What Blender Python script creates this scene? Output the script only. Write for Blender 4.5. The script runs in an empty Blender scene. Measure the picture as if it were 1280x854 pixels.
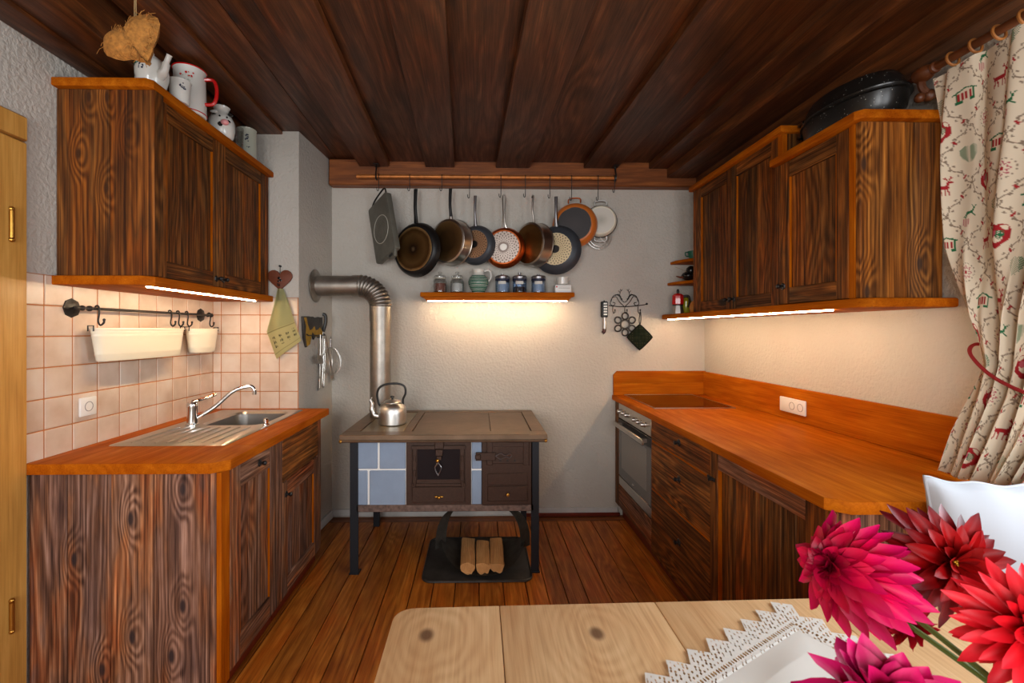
import bpy, bmesh, math, random
from mathutils import Vector, Matrix, noise
random.seed(7)
PI = math.pi
SC = bpy.context.scene
COL = SC.collection

# ------------------------------------------------------------------ camera
F, YAW, CX, HR, CZ = 556.6, .0187, 609.0, 413.1, 1.45
cd = bpy.data.cameras.new('camera'); cam = bpy.data.objects.new('camera', cd); COL.objects.link(cam)
cam.location = (0, 0, CZ); cam.rotation_euler = (PI/2, 0, -YAW)
cd.sensor_width = 36; cd.sensor_fit = 'HORIZONTAL'; cd.lens = 36*F/1280
cd.shift_x = (640-CX)/1280; cd.shift_y = -(427-HR)/1280
cd.clip_start = .02
cd.dof.use_dof = True; cd.dof.focus_distance = 2.0; cd.dof.aperture_fstop = 9
SC.camera = cam

# ------------------------------------------------------------------ world, daylight, exposure
def S(r, g, b):
    def f(v):
        v /= 255
        return v/12.92 if v <= .04045 else ((v+.055)/1.055)**2.4
    return (f(r), f(g), f(b), 1)
w = bpy.data.worlds.new('world'); SC.world = w; w.use_nodes = True
w.node_tree.nodes['Background'].inputs[0].default_value = (.62, .78, 1, 1)
w.node_tree.nodes['Background'].inputs[1].default_value = 1.2
def area(name, loc, rot, sx, sy, power, col):
    l = bpy.data.lights.new(name, 'AREA'); l.shape = 'RECTANGLE'; l.size = sx; l.size_y = sy
    l.energy = power; l.color = col
    o = bpy.data.objects.new(name, l); COL.objects.link(o); o.location = loc; o.rotation_euler = rot
    return o
# daylight entering by the two windows of the rear wall and the one in the right wall
area('daylight_rear_window_one', (-.85, -1.62, 1.6), (PI/2, 0, 0), 1.2, 1.3, 48, (.98, .98, .97))
area('daylight_rear_window_two', (.85, -1.62, 1.6), (PI/2, 0, 0), 1.2, 1.3, 24, (.98, .98, .97))
area('daylight_side_window', (1.80, .62, 1.65), (PI/2, 0, PI/2), 1.3, 1.2, 36, (.86, .94, 1))
SC.view_settings.view_transform = 'Standard'; SC.view_settings.look = 'None'
SC.view_settings.gamma = 1; SC.view_settings.use_curve_mapping = False
SC.view_settings.exposure = 0.42
SC.cycles.use_denoising = True; SC.cycles.max_bounces = 8; SC.cycles.diffuse_bounces = 5
SC.cycles.sample_clamp_indirect = 6; SC.cycles.caustics_reflective = False; SC.cycles.caustics_refractive = False

# ------------------------------------------------------------------ pixel -> point on a known plane
_c, _s = math.cos(YAW), math.sin(YAW)
def at(px, py, X=None, Y=None, Z=None):
    u = (px-CX)/F; v = (HR-py)/F
    d = (_s+u*_c, _c-u*_s, v)
    t = X/d[0] if X is not None else Y/d[1] if Y is not None else (Z-CZ)/d[2]
    return Vector((d[0]*t, d[1]*t, CZ+d[2]*t))

# ------------------------------------------------------------------ mesh builder
class MB:
    def __init__(s): s.bm = bmesh.new(); s.cols = None
    def box(s, a, b, bev=0, seg=1, M=None):
        x0, x1 = sorted((a[0], b[0])); y0, y1 = sorted((a[1], b[1])); z0, z1 = sorted((a[2], b[2]))
        vs = [s.bm.verts.new((x, y, z)) for z in (z0, z1) for y in (y0, y1) for x in (x0, x1)]
        fs = [s.bm.faces.new([vs[i] for i in f]) for f in ((0,2,3,1),(4,5,7,6),(0,1,5,4),(2,6,7,3),(0,4,6,2),(1,3,7,5))]
        if M: bmesh.ops.transform(s.bm, matrix=M, verts=vs)
        if bev:
            es = list({e for f in fs for e in f.edges})
            bmesh.ops.bevel(s.bm, geom=es, offset=bev, segments=seg, affect='EDGES', profile=.5, clamp_overlap=True)
        return s
    def prism(s, pts, axis, lo, hi, bev=0):
        # polygon pts in the plane normal to axis; for X: (y,z), Y: (x,z), Z: (x,y)
        def P(p, h): return {'X': (h, p[0], p[1]), 'Y': (p[0], h, p[1]), 'Z': (p[0], p[1], h)}[axis]
        a = [s.bm.verts.new(P(p, lo)) for p in pts]; b = [s.bm.verts.new(P(p, hi)) for p in pts]
        n = len(pts); fs = [s.bm.faces.new(a), s.bm.faces.new(b[::-1])]
        for i in range(n): fs.append(s.bm.faces.new((a[i], b[i], b[(i+1) % n], a[(i+1) % n])))
        bmesh.ops.recalc_face_normals(s.bm, faces=fs)
        if bev:
            es = list({e for f in fs[:2] for e in f.edges})
            bmesh.ops.bevel(s.bm, geom=es, offset=bev, segments=2, affect='EDGES', profile=.5, clamp_overlap=True)
        return s
    def tube(s, pts, r, n=8, closed=False):
        pts = [Vector(p) for p in pts]; m = len(pts)
        R = r if isinstance(r, (list, tuple)) else [r]*m
        rings = []; nrm = None
        for i in range(m):
            if closed: t = pts[(i+1) % m]-pts[i-1]
            else: t = pts[min(i+1, m-1)]-pts[max(i-1, 0)]
            if t.length < 1e-9: t = Vector((0, 0, 1))
            t.normalize()
            if nrm is None:
                nrm = t.cross(Vector((.31, .17, .93))); 
                if nrm.length < 1e-3: nrm = t.cross(Vector((1, 0, 0)))
            else: nrm = nrm-t*nrm.dot(t)
            if nrm.length < 1e-6: nrm = t.orthogonal()
            nrm.normalize(); bn = t.cross(nrm)
            rings.append([s.bm.verts.new(pts[i]+R[i]*(math.cos(2*PI*k/n)*nrm+math.sin(2*PI*k/n)*bn)) for k in range(n)])
        for i in range(m if closed else m-1):
            a, b = rings[i], rings[(i+1) % m]
            for k in range(n): s.bm.faces.new((a[k], a[(k+1) % n], b[(k+1) % n], b[k]))
        if not closed:
            s.bm.faces.new(rings[0][::-1]); s.bm.faces.new(rings[-1])
        return s
    def lathe(s, prof, n=24, M=None, cap=True, sx=1, sy=1):
        # prof: (radius, height) from bottom to top, about Z; M places it
        rings = []; M = M or Matrix()
        for r, z in prof:
            if r < 1e-6: rings.append([s.bm.verts.new(M @ Vector((0, 0, z)))])
            else: rings.append([s.bm.verts.new(M @ Vector((r*sx*math.cos(2*PI*k/n), r*sy*math.sin(2*PI*k/n), z))) for k in range(n)])
        for a, b in zip(rings, rings[1:]):
            if len(a) == 1 and len(b) == 1: continue
            for k in range(n):
                k2 = (k+1) % n
                if len(a) == 1: s.bm.faces.new((a[0], b[k2], b[k]))
                elif len(b) == 1: s.bm.faces.new((a[k], a[k2], b[0]))
                else: s.bm.faces.new((a[k], a[k2], b[k2], b[k]))
        if cap and len(rings[0]) > 1: s.bm.faces.new(rings[0][::-1])
        if cap and len(rings[-1]) > 1: s.bm.faces.new(rings[-1])
        return s
    def ball(s, c, r, n=12, sc=(1, 1, 1)):
        m = Matrix.Translation(c) @ Matrix.Diagonal((sc[0], sc[1], sc[2], 1))
        bmesh.ops.create_uvsphere(s.bm, u_segments=n, v_segments=max(6, n//2+1), radius=r, matrix=m); return s
    def grid(s, fn, nu, nv, col=None, thick=0, keep=None):
        V = [[s.bm.verts.new(fn(i/nu, j/nv)) for j in range(nv+1)] for i in range(nu+1)]
        cl = s.bm.loops.layers.float_color.get('Col') if col else None
        if col and cl is None: cl = s.bm.loops.layers.float_color.new('Col')
        fs = []
        for i in range(nu):
            for j in range(nv):
                u, v = (i+.5)/nu, (j+.5)/nv
                if keep and not keep(u, v): continue
                f = s.bm.faces.new((V[i][j], V[i+1][j], V[i+1][j+1], V[i][j+1])); fs.append(f)
                if col:
                    for L, (a, b) in zip(f.loops, ((i, j), (i+1, j), (i+1, j+1), (i, j+1))): L[cl] = col(a/nu, b/nv)
        loose = [v for r in V for v in r if not v.link_faces]
        if loose: bmesh.ops.delete(s.bm, geom=loose, context='VERTS')
        if thick:
            g = bmesh.ops.solidify(s.bm, geom=fs, thickness=thick)
        return s
    def xf(s, M):
        bmesh.ops.transform(s.bm, matrix=M, verts=s.bm.verts); return s

def base(o):
    v = Vector((0, 0, 0))
    while o: v += o.location; o = o.parent
    return v
def obj(name, mb, mat, parent=None, world=True, smooth=True, ang=38, loc=None, label=None, kind=None):
    """link ONE mesh object; vertices are world coordinates unless world=False (then the parent's own frame)"""
    me = bpy.data.meshes.new(name)
    off = Vector((0, 0, 0))
    if parent is not None and world: off = base(parent)
    if parent is None and loc is not None: off = Vector(loc)
    if off.length: bmesh.ops.translate(mb.bm, vec=-off, verts=mb.bm.verts)
    mb.bm.to_mesh(me); mb.bm.free()
    if smooth:
        me.shade_smooth(); me.set_sharp_from_angle(angle=math.radians(ang))
    if mat is not None: me.materials.append(mat)
    o = bpy.data.objects.new(name, me); COL.objects.link(o)
    if parent is not None: o.parent = parent
    elif loc is not None: o.location = loc
    if label: o['label'] = label
    if kind: o['kind'] = kind
    return o
def dup(o, loc=None, parent=None, rot=None, scale=None):
    c = o.copy(); COL.objects.link(c); c.parent = parent if parent is not None else o.parent
    if loc is not None: c.location = loc
    if rot is not None: c.rotation_euler = rot
    if scale is not None: c.scale = scale
    return c
def tag(o, label, cat, group=None):
    o['label'] = label; o['category'] = cat
    if group: o['group'] = group
    return o
def thing(name, label, cat, loc=(0, 0, 0), rot=(0, 0, 0), group=None):
    o = bpy.data.objects.new(name, None); COL.objects.link(o); o.empty_display_size = .05
    o.location = loc; o.rotation_euler = rot
    return tag(o, label, cat, group)
def struct(name, mb, mat, parent=None, **k):
    o = obj(name, mb, mat, parent, **k)
    if parent is None: o['kind'] = 'structure'
    return o
def sroot(name):
    o = bpy.data.objects.new(name, None); COL.objects.link(o); o['kind'] = 'structure'; return o
def clone(root, loc, rot=None, label=None, group=None):
    r = root.copy(); COL.objects.link(r); r.location = loc
    if rot is not None: r.rotation_euler = rot
    if label: r['label'] = label
    if group: r['group'] = group
    for ch in list(root.children):
        c = ch.copy(); COL.objects.link(c); c.parent = r
        for g in ch.children:
            d = g.copy(); COL.objects.link(d); d.parent = c
    return r
def arc(cx, cy, r, a0, a1, n): return [(cx+r*math.cos(a0+(a1-a0)*i/n), cy+r*math.sin(a0+(a1-a0)*i/n)) for i in range(n+1)]
def smooth_path(pts, k=6):
    pts = [Vector(p) for p in pts]; out = []
    for i in range(len(pts)-1):
        p0 = pts[max(i-1, 0)]; p1 = pts[i]; p2 = pts[i+1]; p3 = pts[min(i+2, len(pts)-1)]
        for j in range(k):
            t = j/k
            out.append(.5*((2*p1)+(p2-p0)*t+(2*p0-5*p1+4*p2-p3)*t*t+(3*p1-p0-3*p2+p3)*t**3))
    out.append(pts[-1]); return out

# ------------------------------------------------------------------ materials
class NT:
    def __init__(s, name):
        m = bpy.data.materials.new(name); m.use_nodes = True; s.m = m; s.t = m.node_tree; s.N = s.t.nodes; s.L = s.t.links
        s.b = s.N['Principled BSDF']
    def n(s, typ, **k):
        x = s.N.new(typ)
        for a, v in k.items():
            if a.startswith('i_'):
                key = a[2:]; key = int(key) if key.isdigit() else key.replace('_', ' ')
                if hasattr(v, 'bl_idname') or isinstance(v, bpy.types.NodeSocket): s.L.new(v, x.inputs[key])
                else: x.inputs[key].default_value = v
            else: setattr(x, a, v)
        return x
    def math(s, op, a, b=None, c=None, clamp=False):
        x = s.N.new('ShaderNodeMath'); x.operation = op; x.use_clamp = clamp
        for i, v in enumerate((a, b, c)):
            if v is None: continue
            if isinstance(v, bpy.types.NodeSocket): s.L.new(v, x.inputs[i])
            else: x.inputs[i].default_value = v
        return x.outputs[0]
    def mix(s, blend, fac, a, b):
        x = s.N.new('ShaderNodeMix'); x.data_type = 'RGBA'; x.blend_type = blend
        for key, v in (('Factor', fac), ('A', a), ('B', b)):
            idx = {'Factor': 0, 'A': 6, 'B': 7}[key]
            if isinstance(v, bpy.types.NodeSocket): s.L.new(v, x.inputs[idx])
            else: x.inputs[idx].default_value = v
        return x.outputs[2]
    def ramp(s, fac, stops, interp='LINEAR'):
        x = s.N.new('ShaderNodeValToRGB'); x.color_ramp.interpolation = interp
        e = x.color_ramp.elements
        while len(e) < len(stops): e.new(.5)
        for el, (p, c) in zip(e, stops): el.position = p; el.color = c
        s.L.new(fac, x.inputs[0]); return x.outputs[0]
    def mapr(s, v, a, b, c=0, d=1, smooth=True):
        x = s.N.new('ShaderNodeMapRange'); x.interpolation_type = 'SMOOTHSTEP' if smooth else 'LINEAR'
        s.L.new(v, x.inputs[0])
        for i, q in enumerate((a, b, c, d)): x.inputs[i+1].default_value = q
        return x.outputs[0]
    def bump(s, h, strength, dist):
        x = s.n('ShaderNodeBump'); x.inputs['Strength'].default_value = strength; x.inputs['Distance'].default_value = dist
        s.L.new(h, x.inputs['Height']); s.L.new(x.outputs[0], s.b.inputs['Normal'])
    def set(s, **k):
        for a, v in k.items():
            key = a.replace('_', ' ')
            if isinstance(v, bpy.types.NodeSocket): s.L.new(v, s.b.inputs[key])
            else: s.b.inputs[key].default_value = v

def wood(name, axis, stops, tints, across=55, warp=2.2, knotw=1.6, stretch=.15, kscale=2.6, fine=.45, rough=.6, bump=.25, var=.35, spec=.4, knot=(.012, .007, .004, 1), kr=.10, macro=4.0, contrast=1.0, centres=None, stretchk=.42, hue=None):
    T = NT(name)
    tc = T.n('ShaderNodeTexCoord'); oi = T.n('ShaderNodeObjectInfo')
    off = T.n('ShaderNodeVectorMath', operation='SCALE', i_0=(13.1, 7.7, 5.3)); T.L.new(oi.outputs['Random'], off.inputs['Scale'])
    ad = T.n('ShaderNodeVectorMath', operation='ADD'); T.L.new(tc.outputs['Object'], ad.inputs[0]); T.L.new(off.outputs[0], ad.inputs[1])
    sp = T.n('ShaderNodeSeparateXYZ'); T.L.new(ad.outputs[0], sp.inputs[0])
    ax = 'XYZ'.index(axis); o = [i for i in range(3) if i != ax]
    a1, a2, l = sp.outputs[o[0]], sp.outputs[o[1]], sp.outputs[ax]
    ls = T.math('MULTIPLY', l, stretch)
    P = T.n('ShaderNodeCombineXYZ'); T.L.new(a1, P.inputs[0]); T.L.new(a2, P.inputs[1]); T.L.new(ls, P.inputs[2])
    nA = T.n('ShaderNodeTexNoise', i_Scale=7.0, i_Detail=2.5); T.L.new(P.outputs[0], nA.inputs['Vector'])
    lk = T.math('MULTIPLY', l, .42)
    PK = T.n('ShaderNodeCombineXYZ'); T.L.new(a1, PK.inputs[0]); T.L.new(a2, PK.inputs[1]); T.L.new(lk, PK.inputs[2])
    vo = T.n('ShaderNodeTexVoronoi', i_Scale=kscale); T.L.new(PK.outputs[0], vo.inputs['Vector'])
    d = vo.outputs['Distance']
    if centres:      # knots at given places of the thing's own frame
        kd_ = None
        for c_ in centres:
            c_ = list(c_)
            sc_ = T.n('ShaderNodeVectorMath', operation='MULTIPLY', i_1=tuple(stretchk if i == ax else (0 if abs(c_[i]) > 90 else 1) for i in range(3))); T.L.new(tc.outputs['Object'], sc_.inputs[0])
            dn = T.n('ShaderNodeVectorMath', operation='DISTANCE', i_1=tuple((stretchk*c_[i]) if i == ax else (0 if abs(c_[i]) > 90 else c_[i]) for i in range(3))); T.L.new(sc_.outputs[0], dn.inputs[0])
            kd_ = dn.outputs['Value'] if kd_ is None else T.math('MINIMUM', kd_, dn.outputs['Value'])
        d = T.math('MULTIPLY', kd_, kscale)
    k = T.mapr(d, 0, .42, 1, 0)
    asum = T.math('MULTIPLY_ADD', a2, .8, a1)
    ring = T.math('MULTIPLY_ADD', nA.outputs[0], warp, T.math('MULTIPLY', asum, across*contrast))
    ring = T.math('MULTIPLY_ADD', k, knotw, ring)
    sn = T.math('SINE', T.math('MULTIPLY', ring, 1.0))
    fs = T.n('ShaderNodeVectorMath', operation='MULTIPLY', i_1=(1, 1, .16)); T.L.new(P.outputs[0], fs.inputs[0])
    nF = T.n('ShaderNodeTexNoise', i_Scale=170.0, i_Detail=4.0, i_Roughness=.65); T.L.new(fs.outputs[0], nF.inputs['Vector'])
    nF2 = T.mapr(nF.outputs[0], .28, .72, 0, 1, False)
    nC = T.n('ShaderNodeTexNoise', i_Scale=26.0, i_Detail=5.0, i_Roughness=.6); T.L.new(P.outputs[0], nC.inputs['Vector'])
    gm = T.mapr(nC.outputs[0], .36, .62, .12, .5, False)
    g = T.math('MULTIPLY_ADD', sn, gm, .5)
    v = T.math('ADD', T.math('MULTIPLY', g, (1-fine)*.6), T.math('MULTIPLY', nF2, fine))
    v = T.math('MULTIPLY_ADD', T.mapr(nC.outputs[0], .3, .7, 0, 1, False), (1-fine)*.4, v)
    col = T.ramp(v, stops)
    nM = T.n('ShaderNodeTexNoise', i_Scale=macro, i_Detail=3.0, i_Roughness=.6)
    ms = T.n('ShaderNodeVectorMath', operation='MULTIPLY', i_1=(2.2, 2.2, 5)); T.L.new(P.outputs[0], ms.inputs[0]); T.L.new(ms.outputs[0], nM.inputs['Vector'])
    tint = T.ramp(T.mapr(nM.outputs[0], .3, .7, 0, 1, False), tints)
    col = T.mix('MULTIPLY', 1.0, col, tint)
    if hue:
        col = T.mix('MULTIPLY', 1.0, col, T.ramp(T.math('FRACT', T.math('MULTIPLY', oi.outputs['Random'], 7.31)), hue))
    kd = T.mapr(d, kr*.35, kr, .9, 0)
    col = T.mix('MIX', kd, col, knot)
    br = T.math('MULTIPLY_ADD', oi.outputs['Random'], var, 1-var/2)
    vv = T.n('ShaderNodeVectorMath', operation='SCALE'); T.L.new(col, vv.inputs[0]); T.L.new(br, vv.inputs['Scale'])
    T.set(Base_Color=vv.outputs[0], Roughness=T.mapr(v, 0, 1, min(1, rough+.12), rough-.08, False)); T.b.inputs['Specular IOR Level'].default_value = spec
    if bump: T.bump(v, bump, .004)
    return T.m
AGED = [(.12, S(30, 21, 15)), (.32, S(78, 55, 37)), (.50, S(122, 91, 61)), (.70, S(160, 126, 88)), (.92, S(196, 164, 126))]
AGEDG = [(.12, S(30, 23, 20)), (.30, S(78, 58, 47)), (.48, S(128, 101, 82)), (.68, S(170, 142, 120)), (.90, S(206, 182, 160))]
GREYT = [(0, S(172, 162, 170)), (.28, S(240, 226, 224)), (.48, S(216, 194, 180)), (.62, S(255, 216, 180)), (.8, S(246, 180, 132)), (1, S(192, 176, 176))]
WARMT = [(0, S(186, 164, 138)), (.28, S(255, 220, 164)), (.5, S(196, 178, 154)), (.72, S(255, 206, 132)), (1, S(158, 150, 138))]
ORNG = [(.1, S(136, 64, 8)), (.4, S(168, 88, 14)), (.7, S(186, 103, 18)), (1, S(202, 122, 32))]
ONE = [(0, (.9, .9, .9, 1)), (1, (1, 1, 1, 1))]
M = {}
HUE = [(0, S(255, 224, 204)), (.3, S(250, 246, 244)), (.55, S(255, 232, 212)), (.8, S(228, 226, 238)), (1, S(255, 212, 180))]
HUEW = [(0, S(255, 216, 160)), (.3, S(226, 216, 196)), (.6, S(255, 224, 176)), (.8, S(206, 200, 188)), (1, S(255, 206, 136))]
for a in 'XYZ':
    M['grey'+a] = wood('weathered_grey_wood_'+a, a, AGEDG, GREYT, across=230, warp=52, knotw=26, var=.55, stretch=.10, fine=.5, spec=.2, hue=HUE)
    M['warm'+a] = wood('weathered_warm_wood_'+a, a, AGED, WARMT, across=210, warp=48, knotw=24, var=.6, stretch=.10, fine=.5, spec=.2, hue=HUEW)
    M['oil'+a] = wood('oiled_larch_'+a, a, ORNG, [(0, S(232, 212, 200)), (1, (1, 1, 1, 1))], across=60, warp=34, knotw=10, fine=.5, rough=.42, bump=.02, var=.10, spec=.02, kscale=1.3, kr=.03, knot=S(70, 26, 6))
M['ceil'] = wood('dark_ceiling_board', 'Y', [(.1, S(38, 21, 10)), (.4, S(74, 43, 21)), (.7, S(100, 61, 31)), (1, S(136, 88, 48))], [(0, S(200, 190, 180)), (.5, S(255, 236, 216)), (1, S(255, 214, 172))], across=90, warp=34, knotw=14, rough=.42, bump=.10, var=.35, kscale=1.8, kr=.05)
M['beam'] = wood('dark_beam_wood', 'X', [(0, S(62, 30, 12)), (.5, S(124, 68, 31)), (1, S(170, 102, 52))], ONE, across=90, warp=30, rough=.45, bump=.2, var=.1, kscale=2)
M['floor'] = wood('pine_floor_board', 'Y', [(.1, S(92, 46, 10)), (.38, S(152, 84, 24)), (.65, S(180, 106, 36)), (.95, S(202, 132, 56))], [(0, S(214, 192, 180)), (.5, (1, 1, 1, 1)), (1, S(255, 222, 190))], across=130, warp=40, knotw=16, rough=.38, bump=.05, var=.4, kscale=3.2, kr=.045, spec=.25)
M['table'] = wood('pale_maple_board', 'Y', [(.1, S(188, 148, 104)), (.5, S(212, 175, 130)), (1, S(228, 196, 152))], [(0, S(240, 226, 214)), (1, (1, 1, 1, 1))], across=30, warp=30, knotw=34, fine=.55, rough=.45, bump=.02, var=.06, kscale=2.2, knot=S(96, 62, 40), kr=.05, spec=.25, stretchk=.75, centres=[tuple(at(533, 794, Z=.76)-Vector((.5, .65, 0)))[:2]+(99,), tuple(at(746, 792, Z=.76)-Vector((.5, .65, 0)))[:2]+(99,)])
M['door'] = wood('honey_pine_door', 'Z', [(0, S(160, 106, 44)), (.5, S(200, 146, 70)), (1, S(220, 168, 92))], ONE, across=60, warp=26, rough=.35, bump=.03, var=.1, kscale=1.8, kr=.04)
M['log'] = wood('split_spruce_log', 'Y', [(0, S(130, 84, 46)), (.5, S(196, 140, 84)), (1, S(224, 176, 118))], ONE, across=600, warp=6, rough=.8, bump=.3, var=.15)

def knots(root, Y, L): return [(at(px, py, Y=Y).x-root[0], 99, at(px, py, Y=Y).z-root[2]) for px, py in L]
M['endL'] = wood('grey_end_panel_wood', 'Z', AGEDG, GREYT, across=230, warp=52, knotw=20, var=.4, stretch=.09, fine=.45, spec=.2, hue=HUE, kscale=6.5, kr=.11, knot=S(40, 32, 34), centres=knots((-1.37, 2.0, 0), 1.75, [(163, 649), (165, 797), (127, 838), (214, 821), (228, 758), (228, 612), (92, 700)]))
M['sideL'] = wood('warm_side_panel_wood_left', 'Z', AGED, WARMT, across=210, warp=40, knotw=18, var=.2, stretch=.07, fine=.5, spec=.2, hue=HUEW, kscale=7, kr=.10, knot=S(60, 34, 18), centres=knots((-1.56, 2.4, 1.64), 1.87, [(111, 121), (134, 121), (160, 167), (98, 192), (133, 235)]))
M['sideR'] = wood('warm_side_panel_wood_right', 'Z', AGED, [(0, S(214, 180, 130)), (.4, S(255, 206, 130)), (.7, S(255, 194, 104)), (1, S(184, 170, 150))], across=210, warp=56, knotw=22, var=.5, stretch=.09, fine=.4, spec=.2, kscale=6, kr=.10, knot=S(60, 40, 28), centres=knots((1.61, 1.92, 1.57), 1.67, [(1079.5, 205), (1084, 365), (1150, 330)]))
def flat(name, col, rough=.5, metal=0, spec=.5, noise_amt=0, nscale=20, bump=0, trans=0, ior=1.45, coat=0, alpha=1):
    T = NT(name); T.set(Base_Color=col, Roughness=rough, Metallic=metal, IOR=ior); T.b.inputs['Specular IOR Level'].default_value = spec
    if trans: T.b.inputs['Transmission Weight'].default_value = trans
    if coat: T.b.inputs['Coat Weight'].default_value = coat
    if noise_amt or bump:
        tc = T.n('ShaderNodeTexCoord'); nz = T.n('ShaderNodeTexNoise', i_Scale=nscale, i_Detail=5.0, i_Roughness=.6); T.L.new(tc.outputs['Object'], nz.inputs['Vector'])
        if noise_amt:
            k = T.mapr(nz.outputs[0], .3, .7, 1-noise_amt, 1+noise_amt*.4, False)
            vv = T.n('ShaderNodeVectorMath', operation='SCALE', i_0=col[:3]); T.L.new(k, vv.inputs['Scale']); T.L.new(vv.outputs[0], T.b.inputs['Base Color'])
        if bump: T.bump(nz.outputs[0], bump, .003)
    return T.m
def plaster():
    T = NT('rough_white_plaster')
    tc = T.n('ShaderNodeTexCoord')
    n1 = T.n('ShaderNodeTexNoise', i_Scale=55.0, i_Detail=4.0, i_Roughness=.5, i_Distortion=.25); T.L.new(tc.outputs['Object'], n1.inputs['Vector'])
    n2 = T.n('ShaderNodeTexNoise', i_Scale=5.0, i_Detail=3.0); T.L.new(tc.outputs['Object'], n2.inputs['Vector'])
    n3 = T.n('ShaderNodeTexNoise', i_Scale=1.3, i_Detail=5.0); T.L.new(tc.outputs['Object'], n3.inputs['Vector'])
    h = T.math('ADD', n1.outputs[0], T.math('MULTIPLY', n2.outputs[0], .6))
    T.set(Base_Color=T.ramp(n3.outputs[0], [(.3, S(184, 177, 167)), (.7, S(200, 194, 184))]), Roughness=.92); T.b.inputs['Specular IOR Level'].default_value = .2
    T.bump(h, .65, .011); return T.m
def tilemat():
    T = NT('glazed_beige_tile')
    tc = T.n('ShaderNodeTexCoord'); oi = T.n('ShaderNodeObjectInfo')
    ad = T.n('ShaderNodeVectorMath', operation='SCALE', i_0=(9, 7, 5)); T.L.new(oi.outputs['Random'], ad.inputs['Scale'])
    a2 = T.n('ShaderNodeVectorMath', operation='ADD'); T.L.new(tc.outputs['Object'], a2.inputs[0]); T.L.new(ad.outputs[0], a2.inputs[1])
    n1 = T.n('ShaderNodeTexNoise', i_Scale=7.0, i_Detail=4.0); T.L.new(a2.outputs[0], n1.inputs['Vector'])
    c = T.ramp(n1.outputs[0], [(.3, S(198, 172, 150)), (.55, S(214, 194, 176)), (.75, S(220, 206, 192))])
    T.set(Base_Color=c, Roughness=.28); T.bump(n1.outputs[0], .08, .004); return T.m
def emit(name, col, st):
    T = NT(name); T.set(Base_Color=(0.8, .8, .8, 1), Emission_Color=col, Emission_Strength=st); return T.m
def speckle(name, basec, dot, scale=160, thr=.12, rough=.3):
    T = NT(name); tc = T.n('ShaderNodeTexCoord'); v = T.n('ShaderNodeTexVoronoi', i_Scale=scale); T.L.new(tc.outputs['Object'], v.inputs['Vector'])
    wn = T.n('ShaderNodeTexNoise', i_Scale=30.0); T.L.new(tc.outputs['Object'], wn.inputs['Vector'])
    k = T.math('MULTIPLY', T.mapr(v.outputs['Distance'], thr*.6, thr, 1, 0), T.mapr(wn.outputs[0], .5, .56, 0, 1))
    T.set(Base_Color=T.mix('MIX', k, basec, dot), Roughness=rough); return T.m
def vcol(name, rough=.8, tl=0):
    T = NT(name); a = T.n('ShaderNodeVertexColor', layer_name='Col'); T.set(Base_Color=a.outputs[0], Roughness=rough)
    T.b.inputs['Specular IOR Level'].default_value = .2
    return T.m
def radial(name, stops, R, metal=.7, rough=.35, spokes=0, rings=0):
    """round pan base: colour by radius about the local Z axis, optional punched ring / spoke relief"""
    T = NT(name); tc = T.n('ShaderNodeTexCoord'); sp = T.n('ShaderNodeSeparateXYZ'); T.L.new(tc.outputs['Object'], sp.inputs[0])
    x, y = sp.outputs[0], sp.outputs[1]
    r = T.math('SQRT', T.math('ADD', T.math('MULTIPLY', x, x), T.math('MULTIPLY', y, y)))
    rn = T.math('DIVIDE', r, R)
    nz = T.n('ShaderNodeTexNoise', i_Scale=22.0, i_Detail=5.0); T.L.new(tc.outputs['Object'], nz.inputs['Vector'])
    rw = T.math('MULTIPLY_ADD', nz.outputs[0], .12, T.math('SUBTRACT', rn, .06))
    col = T.ramp(rw, stops)
    if spokes:
        th = T.math('ARCTAN2', y, x)
        dots = T.math('MULTIPLY', T.math('SINE', T.math('MULTIPLY', th, spokes)), T.math('SINE', T.math('MULTIPLY', rn, rings)))
        k = T.math('MULTIPLY', T.mapr(dots, .25, .6, 0, .75), T.mapr(rn, .28, .34, 0, 1))
        col = T.mix('MIX', k, col, (.02, .015, .012, 1))
    T.set(Base_Color=col, Roughness=rough, Metallic=metal); return T.m

M['plaster'] = plaster(); M['tile'] = tilemat()
M['grout'] = flat('brown_grout', S(188, 120, 70), .9)
M['led'] = emit('warm_led', (1, .74, .45, 1), 84)
M['white'] = flat('white_plastic', S(232, 230, 226), .35)
M['trimw'] = flat('white_painted_trim', S(196, 194, 190), .5, noise_amt=.08)
M['trimred'] = flat('red_brown_paint', S(104, 34, 16), .4, noise_amt=.2)
M['cream'] = flat('cream_enamel', S(226, 220, 200), .32, coat=.3)
M['iron'] = flat('black_wrought_iron', S(20, 17, 16), .42, spec=.6, bump=.2, nscale=60)
M['castiron'] = flat('dark_cast_iron', S(72, 54, 45), .36, .45, bump=.3, nscale=70, noise_amt=.25)
M['stoveplate'] = flat('worn_steel_stove_plate', S(124, 102, 82), .42, .75, noise_amt=.25, nscale=9)
M['brass'] = flat('worn_brass', S(190, 140, 62), .3, .95)
M['rust'] = flat('bare_angle_iron', S(120, 98, 88), .7, .3, noise_amt=.6, nscale=45, bump=.4)
M['carrier'] = flat('grey_sheet_iron', S(96, 92, 85), .42, .4, noise_amt=.4, nscale=18)
M['legsteel'] = flat('blue_black_steel', S(34, 37, 42), .45, .4)
M['basin'] = flat('shaded_basin_steel', S(132, 128, 124), .4, .9)  # darker, rougher copy of the sink steel; shade inside the bowl put into its colour
M['steel'] = flat('brushed_stainless', S(196, 190, 182), .3, 1, noise_amt=.06, nscale=40)
M['chrome'] = flat('polished_chrome', S(215, 215, 215), .08, 1)
M['alu'] = flat('dull_aluminium', S(206, 203, 198), .36, 1, noise_amt=.15, nscale=26)
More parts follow.
